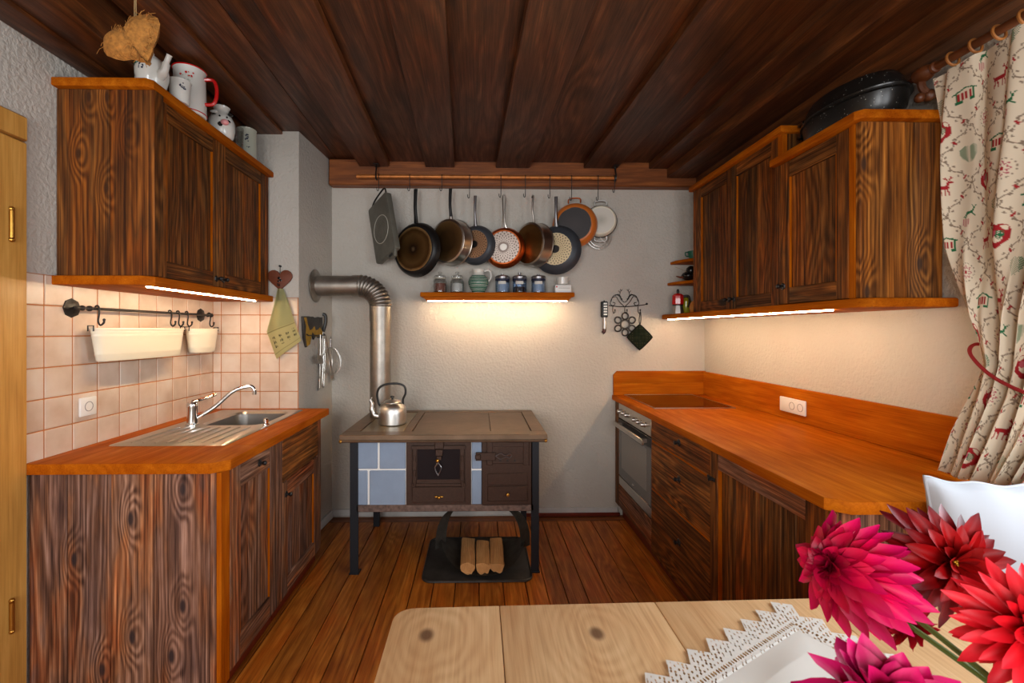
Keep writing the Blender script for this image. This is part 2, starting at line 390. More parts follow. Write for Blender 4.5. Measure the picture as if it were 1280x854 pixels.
M['pipe'] = flat('grey_steel_pipe', S(158, 151, 142), .42, .95, noise_amt=.25, nscale=12)
M['bluetile'] = flat('blue_grey_stove_tile', S(138, 156, 178), .25, coat=.3, noise_amt=.1, nscale=7)
M['blackglass'] = flat('black_hob_glass', S(40, 16, 10), .06, spec=.7)
M['ovenglass'] = flat('grey_oven_glass', S(92, 90, 90), .08, spec=.7)
M['blackp'] = flat('black_plastic', S(16, 15, 15), .4)

def thin_glass(name, tint=(1, 1, 1, 1)):
    T = NT(name); tr = T.n('ShaderNodeBsdfTransparent'); tr.inputs[0].default_value = tint
    gl = T.n('ShaderNodeBsdfGlossy'); gl.inputs['Roughness'].default_value = .04
    lw = T.n('ShaderNodeLayerWeight'); lw.inputs[0].default_value = .35
    k = T.math('MULTIPLY_ADD', lw.outputs['Facing'], .55, .06, clamp=True)
    mx_ = T.n('ShaderNodeMixShader'); T.L.new(k, mx_.inputs[0]); T.L.new(tr.outputs[0], mx_.inputs[1]); T.L.new(gl.outputs[0], mx_.inputs[2])
    T.L.new(mx_.outputs[0], T.N['Material Output'].inputs[0]); return T.m
M['glass'] = thin_glass('clear_glass', (.96, .97, .97, 1)); M['blueglass'] = thin_glass('blue_tinted_glass', (.80, .88, .98, 1))
M['winglass'] = thin_glass('window_glass')
M['porc'] = flat('white_porcelain', S(214, 212, 204), .22, coat=.4)
M['porcg'] = flat('grey_green_stoneware', S(176, 178, 162), .3, coat=.3)
M['reddull'] = flat('red_cord', S(150, 26, 30), .8); M['red'] = flat('red_enamel', S(196, 22, 22), .25, coat=.4)
M['navy'] = flat('navy_print', S(30, 36, 62), .5)
M['green'] = flat('green_print', S(30, 96, 74), .5)
M['pink'] = flat('pink_glaze', S(226, 150, 150), .3)
M['blackg'] = flat('black_glaze', S(18, 17, 18), .25)
M['copper'] = flat('copper', S(190, 96, 48), .3, .95, noise_amt=.2, nscale=30)
M['rod'] = flat('warm_copper_rod', S(196, 120, 58), .4, .4, noise_amt=.35, nscale=30)
M['panblack'] = flat('black_pan_coating', S(24, 23, 23), .4, .2)
M['pangrey'] = flat('slate_pan_coating', S(66, 70, 76), .42, .3)
M['griddle'] = flat('grey_cast_griddle', S(110, 108, 98), .5, .35, noise_amt=.2, nscale=12)
M['handsteel'] = flat('grey_steel_handle', S(150, 148, 150), .3, .9)
M['speck'] = speckle('black_speckled_enamel', S(20, 20, 19), S(170, 170, 160), 110, .2)
M['matb'] = flat('blackened_sheet_steel', S(66, 62, 59), .42, .35, noise_amt=.4, nscale=14)
M['straw'] = flat('woven_straw', S(176, 118, 52), .9, noise_amt=.5, nscale=60, bump=.8)
M['string'] = flat('hemp_string', S(168, 140, 96), .9)
M['heartwood'] = flat('rusty_red_wood', S(112, 54, 28), .6, noise_amt=.3)
M['cushion'] = flat('white_cotton', S(160, 161, 166), .85, bump=.1, nscale=8)
M['linen'] = flat('white_linen', S(206, 200, 192), .85, bump=.1, nscale=200)
M['lace'] = flat('crochet_lace', S(228, 224, 218), .9)
M['curtainrod'] = flat('turned_brown_wood', S(92, 48, 22), .4, noise_amt=.3, nscale=12)
M['ringw'] = flat('light_wood_ring', S(150, 92, 42), .4)
M['cloth'] = vcol('printed_cotton'); M['vglaze'] = vcol('painted_glaze', .25)
M['leaf'] = flat('dahlia_leaf_green', S(60, 96, 36), .5, noise_amt=.3)
M['sepal'] = flat('yellow_green_sepal', S(168, 176, 30), .5)
M['stem'] = flat('green_stem', S(86, 108, 44), .5)
M['spice'] = flat('reddish_powder', S(126, 78, 66), .9); M['salt'] = flat('white_grains', S(206, 206, 204), .9)
M['coffee'] = flat('dark_beans', S(40, 26, 22), .8, bump=.6, nscale=200)
# ================================================================== THE ROOM
XL, XR, YN, YB, YR = -1.745, 1.78, 2.944, 3.478, -1.6
C0 = at(373.5, 400, Y=YN).x; C1 = at(414.9, 400, Y=YB).x      # chimney breast: front and rear corner
# floor
fl = struct('floor', MB().box((XL, YR, -.08), (XR, YB, -.022)), flat('dark_subfloor', S(20, 10, 6), .9), smooth=False)
x = XL+.002; rr = random.Random(3)
while x < XR-.01:
    wd = min(rr.uniform(.098, .142), XR-x)
    if XR-x-wd < .05: wd = XR-x
    cut = rr.uniform(-.6, 1.0)
    for y0, y1 in ((YR, cut-.0015), (cut+.0015, YB-.10)):
        dz = rr.uniform(-.0015, 0)
        obj('floor_plank', MB().box((x+.0018, y0, -.02), (x+wd-.0018, y1, dz), .0025), M['floor'], fl)
    x += wd
obj('floor_plank', MB().box((XL, YB-.097, -.02), (XR, YB, 0), .002), M['beam'], fl, label='single cross board along the rear wall')
# ceiling: lower boards lapped over upper ones, running away from the camera and slightly askew
ce = struct('ceiling', MB().box((XL, YR, 2.80), (XR, YB, 2.86)), M['ceil'], smooth=False)
def cboard(xa, xb, z0, z1, name='ceiling_plank', y1=YB, label=None):
    sk = -.033
    def X(x, y): return max(XL, min(XR, x+sk*(y-1.685)))
    pts = [(X(xa, YR), YR), (X(xb, YR), YR), (X(xb, y1), y1), (X(xa, y1), y1)]
    return obj(name, MB().prism(pts, 'Z', z0, z1, .006), M['ceil'], ce, label=label)
# lower boards
lows = [(-1.43, -1.245, 2.735), (-.85, -.622, 2.692), (-.35, -.128, 2.690), (.185, .445, 2.688), (.858, 1.115, 2.690), (1.36, 1.53, 2.690)]
for xa, xb, z in lows: cboard(xa, xb, z, z+.075, y1=YB-.05)
ups = [(-1.60, -1.40, 2.80), (-1.27, -1.03, 2.775), (-1.028, -.82, 2.773), (-.65, -.32, 2.752), (-.155, .215, 2.754), (.415, .89, 2.752), (1.085, 1.40, 2.756)]
for xa, xb, z in ups: cboard(xa, xb, z-.02, z+.05)
cboard(-1.85, -1.63, 2.578, 2.80, label='low dark board along the left wall'); cboard(-1.626, -1.475, 2.592, 2.80)
cboard(1.50, 1.72, 2.62, 2.80); obj('ceiling_plank', MB().box((1.665, YR, 2.482), (XR, YB-.09, 2.80), .006), M['ceil'], ce, label='low dark board along the right wall')
# walls
wl = struct('wall_left', MB().box((XL-.16, YR, -.1), (XL, YB, 2.86)), M['plaster'], smooth=False)
wb = struct('wall_back', MB().box((XL-.16, YB, -.1), (XR+.16, YB+.16, 2.86)), M['plaster'], smooth=False)
ch = struct('wall_chimney', MB().prism([(XL, YN), (C0, YN), (C1, YB), (XL, YB)], 'Z', 0, 2.80, .012), M['plaster'])
mb = MB()
for a, b in (((YR, -.1), (YB, 1.0)), ((YR, 2.25), (YB, 2.86)), ((YR, 1.0), (.0, 2.25)), ((1.25, 1.0), (YB, 2.25))):
    mb.box((XR, a[0], a[1]), (XR+.16, b[0], b[1]))
wr = struct('wall_right', mb, M['plaster'], smooth=False)
mb = MB(); 
for a, b in (((XL-.16, -.1), (XR+.16, .92)), ((XL-.16, 2.28), (XR+.16, 2.86)), ((XL-.16, .92), (-1.48, 2.28)), ((-.22, .92), (.22, 2.28)), ((1.48, .92), (XR+.16, 2.28))):
    mb.box((a[0], YR-.16, a[1]), (b[0], YR, b[1]))
struct('wall_rear', mb, M['plaster'], smooth=False)
def window(name, ax, c0, c1, z0, z1, p0, p1):
    m = MB(); t = .05
    for a, b in (((c0, z0), (c1, z0+t)), ((c0, z1-t), (c1, z1)), ((c0, z0+t), (c0+t, z1-t)), ((c1-t, z0+t), (c1, z1-t)), (((c0+c1)/2-.03, z0+t), ((c0+c1)/2+.03, z1-t))):
        if ax == 'Y': m.box((a[0], p0, a[1]), (b[0], p1, b[1]), .004)
        else: m.box((p0, a[0], a[1]), (p1, b[0], b[1]), .004)
    r = struct(name, m, M['trimw'])
    pm = (p0+p1)/2
    for q0, q1 in ((c0+t, (c0+c1)/2-.03), ((c0+c1)/2+.03, c1-t)):
        m = MB()
        if ax == 'Y': m.box((q0, pm-.003, z0+t), (q1, pm+.003, z1-t))
        else: m.box((pm-.003, q0, z0+t), (pm+.003, q1, z1-t))
        obj('pane', m, M['winglass'], r)
window('window_1', 'Y', -1.48, -.22, .92, 2.28, YR-.12, YR-.06); window('window_2', 'Y', .22, 1.48, .92, 2.28, YR-.12, YR-.06)
window('window_3', 'X', .0, 1.25, 1.0, 2.25, XR+.06, XR+.12)
# beam over the pan rod, baseboards, red-brown edging strips
struct('trim_1', MB().box((C1+.003, YB-.085, at(600, 232, Y=3.39).z), (XR-.002, YB-.001, 2.752), .008), M['beam'])
struct('baseboard_back', MB().box((C1+.002, YB-.016, .012), (1.09, YB-.001, .066), .004), M['trimw'])
struct('baseboard_left', MB().prism([(C0+.001, YN+.01), (C0+.017, YN+.01), (C1+.016, YB-.02), (C1+.001, YB-.02)], 'Z', .004, .066, .003), M['trimw'])
struct('trim_2', MB().box((at(700, 640, Y=3.46).x-.27, YB-.034, .001), (1.10, YB-.018, .03), .006), M['trimred'])
# tiles
def tileset(wall, make, dims):
    g = obj('grout', dims, M['grout'], wall)
TP, ZR = .1245, 1.5505
g = obj('grout', MB().box((XL, 1.738, .925), (XL+.0062, YN, 1.674)), M['grout'], wl)
t0 = None
ys = [1.8127+.1245*i for i in range(9)]
zt = [1.674]+[ZR-.125*j for j in range(6)]
lo = [z for z in zt[1:]]+[.925]
def piece(mbx, par):
    return obj('tile', mbx, M['tile'], par, ang=25)
edges = [1.738]+ys+[YN]
cache = {}
for i in range(len(edges)-1):
    for j in range(7):
        if lo[j] > zt[j]-.02: continue
        wv, hv = edges[i+1]-edges[i]-.005, zt[j]-lo[j]-.005
        key = (round(wv, 4), round(hv, 4), 'L')
        loc = (XL+.003, edges[i]+.0025, lo[j]+.0025)
        if key not in cache:
            o = piece(MB().box((0, 0, 0), (.006, wv, hv), .0022), None); o.parent = wl; cache[key] = o
        else: o = dup(cache[key], parent=wl)
        o.location = loc
obj('grout', MB().box((XL+.009, YN-.0062, .925), (C0-.001, YN, 1.665)), M['grout'], ch)
xs = [XL+.010]+[at(p, 400, Y=YN).x for p in (277.1, 301.4, 325.6, 349.8)]+[C0-.002]
for i in range(5):
    for j in range(7):
        z1 = zt[j] if j else 1.665
        wv, hv = xs[i+1]-xs[i]-.005, z1-lo[j]-.005
        if hv < .02: continue
        key = (round(wv, 4), round(hv, 4), 'N'); loc = (xs[i]+.0025, YN-.009, lo[j]+.0025)
        if key not in cache:
            o = piece(MB().box((0, 0, 0), (wv, .006, hv), .0022), None); o.parent = ch; cache[key] = o
        else: o = dup(cache[key], parent=ch)
        o.location = loc
# door in the left wall
dr = struct('door_1', MB().box((XL+.001, .60, .004), (XL+.016, 1.60, 2.16), .003), M['door'])
obj('door_frame', MB().box((XL+.001, 1.605, .004), (XL+.024, 1.733, 2.165), .006), M['door'], dr)
obj('door_frame', MB().box((XL+.001, .47, .004), (XL+.024, .597, 2.165), .006), M['door'], dr)
obj('door_frame', MB().box((XL+.001, .47, 2.168), (XL+.026, 1.733, 2.262), .006), M['door'], dr)
for z in (1.84, .40):
    obj('hinge', MB().tube([(XL+.030, 1.668, z-.05), (XL+.030, 1.668, z+.05)], .008, 10).ball((XL+.030, 1.668, z+.057), .009, 8).ball((XL+.030, 1.668, z-.057), .009, 8), M['brass'], dr)
obj('door_handle', MB().tube([(XL+.016, .68, 1.05), (XL+.05, .68, 1.05), (XL+.05, .80, 1.05)], .009, 8), M['brass'], dr)

# ================================================================== LEFT SIDE
def panel_door(par, X, sgn, y0, y1, z0, z1, key, fr=.055, rail=.07, th=.022, knob=None, nplank=3, edge='oilZ', seed=1):
    """framed door in a plane of constant X, facing sgn; planks of the field are parts"""
    r = random.Random(seed)
    xa, xb = X-sgn*th, X
    d = obj('door', MB().box((xa, y0, z0), (xb-sgn*.012, y1, z1)), M[key+'Z'], par)
    for ya, yb in ((y0, y0+fr), (y1-fr, y1)): obj('door_stile', MB().box((xa+sgn*.001, ya, z0), (xb, yb, z1), .002), M[key+'Z'], d)
    obj('door_rail', MB().box((xa+sgn*.001, y0+fr+.0005, z1-rail), (xb-sgn*.001, y1-fr-.0005, z1), .002), M[key+'Y'], d)
    obj('door_rail', MB().box((xa+sgn*.001, y0+fr+.0005, z0), (xb-sgn*.001, y1-fr-.0005, z0+rail), .002), M[key+'Y'], d)
    ws = [r.uniform(.8, 1.25) for _ in range(nplank)]; tot = sum(ws); yy = y0+fr+.004; span = (y1-y0-2*fr-.008)
    for w_ in ws:
        wv = span*w_/tot
        obj('plank', MB().box((xa+sgn*.001, yy+.0006, z0+rail+.0005), (xb-sgn*(.009+r.uniform(0, .002)), yy+wv-.0006, z1-rail-.0005), .002), M[key+'Z'], d); yy += wv
    for ya, yb in ((y0+fr-.0005, y0+fr+.004), (y1-fr-.004, y1-fr+.0005)):
        obj('bead', MB().box((xa+sgn*.004, ya, z0+rail), (xb-sgn*.002, yb, z1-rail)), M[edge], d, label='thin orange bead beside the field')
    if knob:
        obj('knob', MB().lathe([(.006, 0), (.005, .012), (.010, .018), (.0115, .026), (.006, .032), (0, .033)], 12, Matrix.Translation((xb, knob[0], knob[1])) @ Matrix.Rotation(sgn*PI/2, 4, 'Y')).lathe([(.018, 0), (.014, .004), (0, .0045)], 6, Matrix.Translation((xb, knob[0], knob[1])) @ Matrix.Rotation(sgn*PI/2, 4, 'Y')), M['iron'], d)
    return d

WT = .94                                    # top of the left worktop
XF = -1.0; YC = 1.75                         # front plane, near end
# base cabinets
def carcass(par, xa, xb, y0, y1, z0, z1, key='greyZ'):
    return obj('carcass', MB().box((xa, y0, z0), (xb, y0+.02, z1)).box((xa, y1-.02, z0), (xb, y1, z1)).box((xa, y0+.02, z0), (xb, y1-.02, z0+.02)), M[key], par)
bc = thing('base_cabinet', 'grey weathered plank base cabinet with end panel facing the table, near half of sink counter', 'cabinet', (-1.37, 2.0, 0), group=None)
carcass(bc, XL+.005, XF-.026, YC+.026, 2.232, .07, .897)
seams = [33.5, 83, 138, 192, 262]
for i in range(4):
    xa, xb = at(seams[i], 700, Y=YC).x, at(seams[i+1], 700, Y=YC).x
    obj('plank', MB().box((max(xa, XL+.008)+.0006, YC+(.0, .002, .001, .0005)[i], .02), (xb-.0006, YC+.025, .8965), .003), M['endL'], bc)
xa = at(262, 700, Y=YC).x
obj('corner_post', MB().box((xa+.0006, YC, .02), (XF-.022, YC+.06, .8965), .003), M['greyZ'], bc)
obj('corner_strip', MB().box((XF-.0215, YC+.001, .05), (XF-.002, YC+.06, .8965), .002), M['oilZ'], bc, label='orange edge strip of the corner')
panel_door(bc, XF, 1, YC+.063, 2.228, .075, .893, 'grey', fr=.075, rail=.10, knob=(2.05, .845), nplank=3, seed=3)
obj('plinth', MB().box((XL+.02, YC+.04, .004), (XF-.03, 2.228, .07)), M['trimred'], bc)
bc2 = thing('base_cabinet', 'grey weathered plank base cabinet with false drawer, under the sink by the chimney', 'cabinet', (-1.37, 2.55, 0))
carcass(bc2, XL+.005, XF-.026, 2.236, 2.838, .07, .897)
obj('frame_post', MB().box((XF-.025, 2.232, .075), (XF, 2.285, .8965), .002), M['greyZ'], bc2)
obj('frame_post', MB().box((XF-.05, 2.785, .075), (XF, 2.838, .8965), .002), M['greyZ'], bc2)
obj('drawer_front', MB().box((XF-.022, 2.288, .675), (XF+.001, 2.782, .893), .003), M['warmY'], bc2, label='false drawer front with bold swirling grain')
panel_door(bc2, XF, 1, 2.288, 2.782, .078, .668, 'grey', fr=.06, rail=.085, knob=(2.33, .60), nplank=4, seed=5)
obj('plinth', MB().box((XL+.02, 2.236, .004), (XF-.03, 2.82, .07)), M['trimred'], bc2)
# worktop with the sink cut-out
SX0, SX1, SY0, SY1 = -1.635, -1.118, 1.985, 2.868
wt = thing('worktop', 'orange oiled wood worktop with clipped corner around the steel sink', 'worktop', (-1.37, 2.3, .9))
mb = MB(); xe = XF+.02
mb.prism([(XL+.0095, YC-.022), (-1.032, YC-.022), (xe, YC+.028), (xe, SY0+.02), (XL+.0095, SY0+.02)], 'Z', .898, WT, .003)
mb.box((SX1-.02, SY0+.0195, .898), (xe, YN-.010, WT), .003)
mb.box((XL+.0095, SY0+.0195, .898), (SX0+.02, YN-.010, WT), .003)
mb.box((SX0+.0195, SY1-.02, .898), (SX1-.0195, YN-.010, WT))
obj('board', mb, M['oilY'], wt)
# sink
sk = thing('kitchen_sink', 'stainless steel inset sink with ribbed drainboard left of the basin', 'sink', (-1.37, 2.4, WT))
zt_ = WT+.004
bx0, bx1, by0, by1 = -1.50, -1.165, 2.40, 2.80
def rrect(x0, x1, y0, y1, r, n=5):
    P = []
    for cx, cy, a in ((x1-r, y1-r, 0), (x0+r, y1-r, PI/2), (x0+r, y0+r, PI), (x1-r, y0+r, 1.5*PI)):
        P += arc(cx, cy, r, a, a+PI/2, n)
    return P
mb = MB(); bm = mb.bm
def loop(P, z): return [bm.verts.new((p[0], p[1], z)) for p in P]
def bridge(a, b):
    for i in range(len(a)): bm.faces.new((a[i], a[(i+1) % len(a)], b[(i+1) % len(b)], b[i]))
o0 = loop(rrect(SX0, SX1, SY0, SY1, .02), WT+.001); o1 = loop(rrect(SX0+.004, SX1-.004, SY0+.004, SY1-.004, .018), zt_)
i0 = loop(rrect(bx0, bx1, by0, by1, .07), zt_); i1 = loop(rrect(bx0+.008, bx1-.008, by0+.008, by1-.008, .064), zt_-.012)
i2 = loop(rrect(bx0+.02, bx1-.02, by0+.02, by1-.02, .055), zt_-.14); i3 = loop(rrect(bx0+.06, bx1-.06, by0+.06, by1-.06, .03), zt_-.155)
bridge(o0, o1)
for i in range(len(o1)):   # deck between the outer edge and the basin
    bm.faces.new((o1[i], o1[(i+1) % len(o1)], i0[(i+1) % len(i0)], i0[i]))
bridge(i0, i1)
obj('deck', mb, M['steel'], sk, ang=50)
mb = MB(); bm = mb.bm
i1 = loop(rrect(bx0+.008, bx1-.008, by0+.008, by1-.008, .064), zt_-.012)
i2 = loop(rrect(bx0+.02, bx1-.02, by0+.02, by1-.02, .055), zt_-.14); i3 = loop(rrect(bx0+.06, bx1-.06, by0+.06, by1-.06, .03), zt_-.155)
bridge(i1, i2); bridge(i2, i3); bm.faces.new(i3[::-1])
obj('basin', mb, M['basin'], sk, ang=50)
for k in range(8):
    xx = SX0+.075+k*.052
    obj('drain_rib', MB().tube([(xx, 2.03, zt_-.001), (xx, 2.05, zt_+.001), (xx, 2.33, zt_+.001), (xx, 2.35, zt_-.001)], .0055, 6), M['steel'], sk)
obj('drain_knob', MB().lathe([(.017, 0), (.017, .006), (.012, .010), (.014, .03), (.010, .036), (0, .037)], 14, Matrix.Translation((-1.137, 2.40, zt_))), M['chrome'], sk)
obj('drain', MB().lathe([(.035, 0), (.03, .004), (0, .002)], 16, Matrix.Translation((-1.33, 2.6, zt_-.1545))), M['chrome'], sk)
# faucet
fc = thing('faucet', 'chrome mixer tap with long swivel spout beside the basin', 'faucet', (-1.535, 2.415, zt_))
fx, fy = -1.535, 2.415
obj('tap_body', MB().lathe([(.032, 0), (.032, .006), (.026, .010), (.025, .092), (.028, .098), (.028, .112), (.022, .124), (0, .126)], 18, Matrix.Translation((fx, fy, zt_))), M['chrome'], fc)
e = at(318, 487, Y=2.50)
obj('spout', MB().tube(smooth_path([(fx+.012, fy+.005, zt_+.03), (fx+.10, fy+.03, zt_+.09), (e.x-.10, e.y-.03, e.z-.005), (e.x-.03, e.y-.005, e.z+.018), (e.x-.006, e.y, e.z+.008), (e.x, e.y, e.z-.012)], 7), .0105, 10).lathe([(.012, 0), (.012, .022), (.008, .026)], 12, Matrix.Translation((e.x, e.y, e.z-.028))), M['chrome'], fc)
obj('lever', MB().tube([(fx, fy, zt_+.122), (fx+.025, fy+.05, zt_+.132), (fx+.05, fy+.12, zt_+.146)], [.011, .008, .011], 8), M['chrome'], fc)

# upper cabinet
ux = -1.37
uc = thing('wall_cabinet', 'weathered brown plank wall cabinet over the sink counter', 'cabinet', (-1.56, 2.4, 1.64))
zb, ztp = 1.676, 2.448
obj('carcass', MB().box((XL+.001, 1.895, zb), (XL+.012, 2.92, ztp)).box((XL+.012, 2.90, zb), (ux-.026, 2.92, ztp)), M['warmZ'], uc)
pe = [69.5, 137, 193]
for i in range(2):
    xa, xb = at(pe[i], 250, Y=1.87).x, at(pe[i+1], 250, Y=1.87).x
    obj('plank', MB().box((max(xa, XL+.002)+.0005, 1.87+.001*i, zb), (xb-.0005, 1.894, ztp), .002), M['sideL'], uc)
obj('corner_post', MB().box((at(193, 250, Y=1.87).x, 1.872, zb), (ux, 1.925, ztp), .002), M['warmZ'], uc)
panel_door(uc, ux, 1, 1.928, 2.378, zb+.003, ztp-.003, 'warm', fr=.055, rail=.075, knob=(2.352, 1.72), nplank=3, seed=11)
panel_door(uc, ux, 1, 2.381, 2.88, zb+.003, ztp-.003, 'warm', fr=.055, rail=.075, knob=(2.412, 1.72), nplank=4, seed=12)
obj('frame_post', MB().box((ux-.022, 2.882, zb), (ux, 2.925, ztp), .002), M['warmZ'], uc)
obj('top_board', MB().prism([(XL+.001, 1.848), (ux+.005, 1.848), (ux+.026, 1.868), (ux+.026, 2.94), (XL+.001, 2.94)], 'Z', ztp+.001, 2.487, .007), M['oilY'], uc)
obj('bottom_board', MB().prism([(XL+.001, 1.842), (ux-.01, 1.842), (ux+.025, 1.877), (ux+.025, 2.938), (XL+.001, 2.938)], 'Z', 1.636, zb-.001, .006), M['oilY'], uc)
obj('light_strip', MB().box((ux-.030, 1.90, 1.631), (ux-.020, 2.80, 1.6359)), M['led'], uc, label='lit warm strip light under the cabinet')
# rail on the tiles
RZ, RX = 1.545, XL+.055
rl = thing('hook_rail', 'black wrought iron rail on the beige tiles over the socket', 'rail', (RX, 2.36, RZ))
obj('bar', MB().tube([(RX, 1.90, RZ), (RX, 2.86, RZ)], .0065, 10), M['iron'], rl)
for y in (1.93, 2.81):
    mk = Matrix.Translation((XL+.0095, y, RZ)) @ Matrix.Rotation(PI/2, 4, 'Y')
    obj('bracket', MB().lathe([(.042, 0), (.040, .004), (.030, .006), (.020, .010), (0, .011)], 8, mk).tube([(XL+.012, y, RZ), (RX, y, RZ)], .007, 8).ball((RX, y+.035, RZ), .013, 10).ball((RX, y, RZ), .012, 10), M['iron'], rl)
hooks_y = [at(p, 400, X=RX).y for p in (121, 212, 222, 233, 261)]
hl = ['black iron hook holding the left end of the long planter', 'black iron hook holding the right end of the long planter', 'empty black iron hook between the two planters', 'black iron hook holding the left ear of the small bucket', 'black iron hook holding the right ear of the small bucket']
for y, lb in zip(hooks_y, hl):
    pts = smooth_path([(RX-.008, y, RZ-.006), (RX-.004, y, RZ+.012), (RX+.008, y, RZ+.010), (RX+.010, y, RZ-.02), (RX+.006, y, RZ-.055), (RX+.016, y, RZ-.072), (RX+.030, y, RZ-.062), (RX+.032, y, RZ-.050)], 4)
    tag(obj('rail_hook', MB().tube(pts, .0042, 6).ball((RX+.032, y, RZ-.048), .006, 6), M['iron'], loc=(RX, y, RZ)), lb, 'hook', 'hooks on the black rail')
def tub(name, label, y0, y1, ztop, zbot, wtop, ell, wall=.004):
    cy, hy = (y0+y1)/2, (y1-y0)/2
    t = thing(name, label, 'planter', (RX+.02, cy, zbot))
    cx = XL+.012+wtop
    def ring(k, z): return [(cx+k*wtop*math.copysign(abs(math.cos(a))**ell, math.cos(a)), cy+(hy-(1-k)*wtop*2.0)*math.copysign(abs(math.sin(a))**ell, math.sin(a)), z) for a in [2*PI*i/40 for i in range(40)]]
    m = MB(); H = ztop-zbot
    prof = [(.70, zbot), (.74, zbot+.006), (.79, zbot+.2*H), (.805, zbot+.22*H), (.80, zbot+.25*H), (.92, zbot+.75*H), (.94, zbot+.78*H), (.925, zbot+.81*H), (.94, zbot+.86*H), (.96, zbot+.88*H), (.95, zbot+.91*H), (.97, ztop-.004), (1.03, ztop-.004), (1.04, ztop), (1.0, ztop+.003), (.94, ztop-.004), (.74, zbot+.01)]
    L = [[m.bm.verts.new(p) for p in ring(k, z)] for k, z in prof]
    for a, b in zip(L, L[1:]):
        for i in range(40): m.bm.faces.new((a[i], a[(i+1) % 40], b[(i+1) % 40], b[i]))
    m.bm.faces.new(L[0][::-1]); m.bm.faces.new(L[-1])
    obj('tub', m, M['cream'], t, ang=60)
    for yy in (y0-.004, y1+.004):
        obj('ear', MB().tube([(cx-.012, yy, ztop-.012), (cx-.012, yy, ztop+.012), (cx+.012, yy, ztop+.012), (cx+.012, yy, ztop-.012)], .003, 6), M['iron'], t)
tub('hanging_planter', 'long oval cream enamel planter hanging from the black rail', at(124, 410, X=XL+.10).y, at(226, 410, X=XL+.06).y, 1.458, 1.312, .055, .85)
tub('hanging_bucket', 'small round cream enamel bucket hanging from the rail end', at(235.5, 410, X=XL+.07).y, at(271, 410, X=XL+.07).y, 1.458, 1.318, .052, 1.0)
# socket
def socket(name, label, n, M4, faces):
    t = thing(name, label, 'socket', M4.to_translation())
    # local: x across, z up, y out of the wall (towards -y)
    W_ = .082*n if n > 1 else .082
    obj('cover', MB().box((-W_/2, -.011, -.041), (W_/2, 0, .041), .004, 2).xf(M4), M['white'], t)
    for cx in faces:
        mm = M4 @ Matrix.Translation((cx, -.0112, 0)) @ Matrix.Rotation(PI/2, 4, 'X')
        o = obj('outlet', MB().lathe([(.022, 0), (.0215, .001), (.019, .001), (.0185, -.006), (0, -.006)], 20, mm, cap=False), flat('shaded_socket_recess', S(150, 148, 146), .4), t)  # white plastic greyed in the recess, its shading put into the colour
        obj('pin_hole', MB().box((cx-.011, -.0068, -.002), (cx-.007, -.0050, .002)).box((cx+.007, -.0068, -.002), (cx+.011, -.0050, .002)).xf(M4), M['blackp'], o)
    return t
p = at(108, 508, X=XL+.009)
socket('wall_socket', 'white single wall socket on the beige tiles near the door', 1, Matrix.Translation((XL+.0095, p.y, p.z)) @ Matrix.Rotation(PI/2, 4, 'Z'), [0])
# ================================================================== CROCKERY ON THE LEFT WALL CABINET
UT = 2.488
def pot(name, label, cat, loc, prof, mat, n=24, part='body'):
    t = thing(name, label, cat, loc)
    obj(part, MB().lathe(prof, n), mat, t, world=False); return t
def handle(par, pts, r, mat, name='handle', n=8): return obj(name, MB().tube(smooth_path(pts, 5), r, n), mat, par, world=False)
def blotch(par, name, mat, r, z, a, size, seed, R=None):
    """thin painted decoration lying on a round body of radius r (a flat print)"""
    q = random.Random(seed); m = MB()
    for k in range(size[2]):
        aa = a+q.uniform(-1, 1)*size[0]/r; zz = z+q.uniform(-1, 1)*size[1]; s_ = q.uniform(.5, 1)*size[3]
        pts = [(r*1.006*math.cos(aa+s_*math.cos(b)/r), r*1.006*math.sin(aa+s_*math.cos(b)/r), zz+s_*math.sin(b)*q.uniform(.6, 1.2)) for b in [2*PI*i/7 for i in range(7)]]
        c = m.bm.verts.new((r*1.008*math.cos(aa), r*1.008*math.sin(aa), zz)); vs = [m.bm.verts.new(p_) for p_ in pts]
        for i in range(7): m.bm.faces.new((c, vs[i], vs[(i+1) % 7]))
    return obj(name, m, mat, par, world=False)
# teapot (its spout points to the right)
tp = pot('teapot', 'white porcelain teapot with small printed flowers, nearest on top of the left wall cabinet', 'teapot', (-1.415, 1.955, UT), [(.045, 0), (.05, .004), (.062, .03), (.071, .07), (.072, .10), (.066, .135), (.052, .158), (.036, .166), (.034, .17), (.03, .176), (.012, .188), (0, .19)], M['porc']); tp.scale = (.86, .86, .80)
obj('spout', MB().tube(smooth_path([(.05, -.02, .06), (.085, -.035, .085), (.10, -.04, .13), (.118, -.045, .165)], 5), [.022]*5+[.017]*5+[.012]*5+[.014], 10), M['porc'], tp, world=False)
obj('lid_knob', MB().ball((0, 0, .197), .011, 10), M['porc'], tp, world=False)
handle(tp, [(-.062, .02, .14), (-.10, .035, .13), (-.10, .035, .07), (-.064, .022, .05)], .008, M['porc'])
blotch(tp, 'painted_leaves', M['green'], .072, .125, -1.9, (.03, .015, 7, .008), 2); blotch(tp, 'painted_flowers', M['navy'], .072, .10, -1.5, (.035, .02, 8, .006), 4)
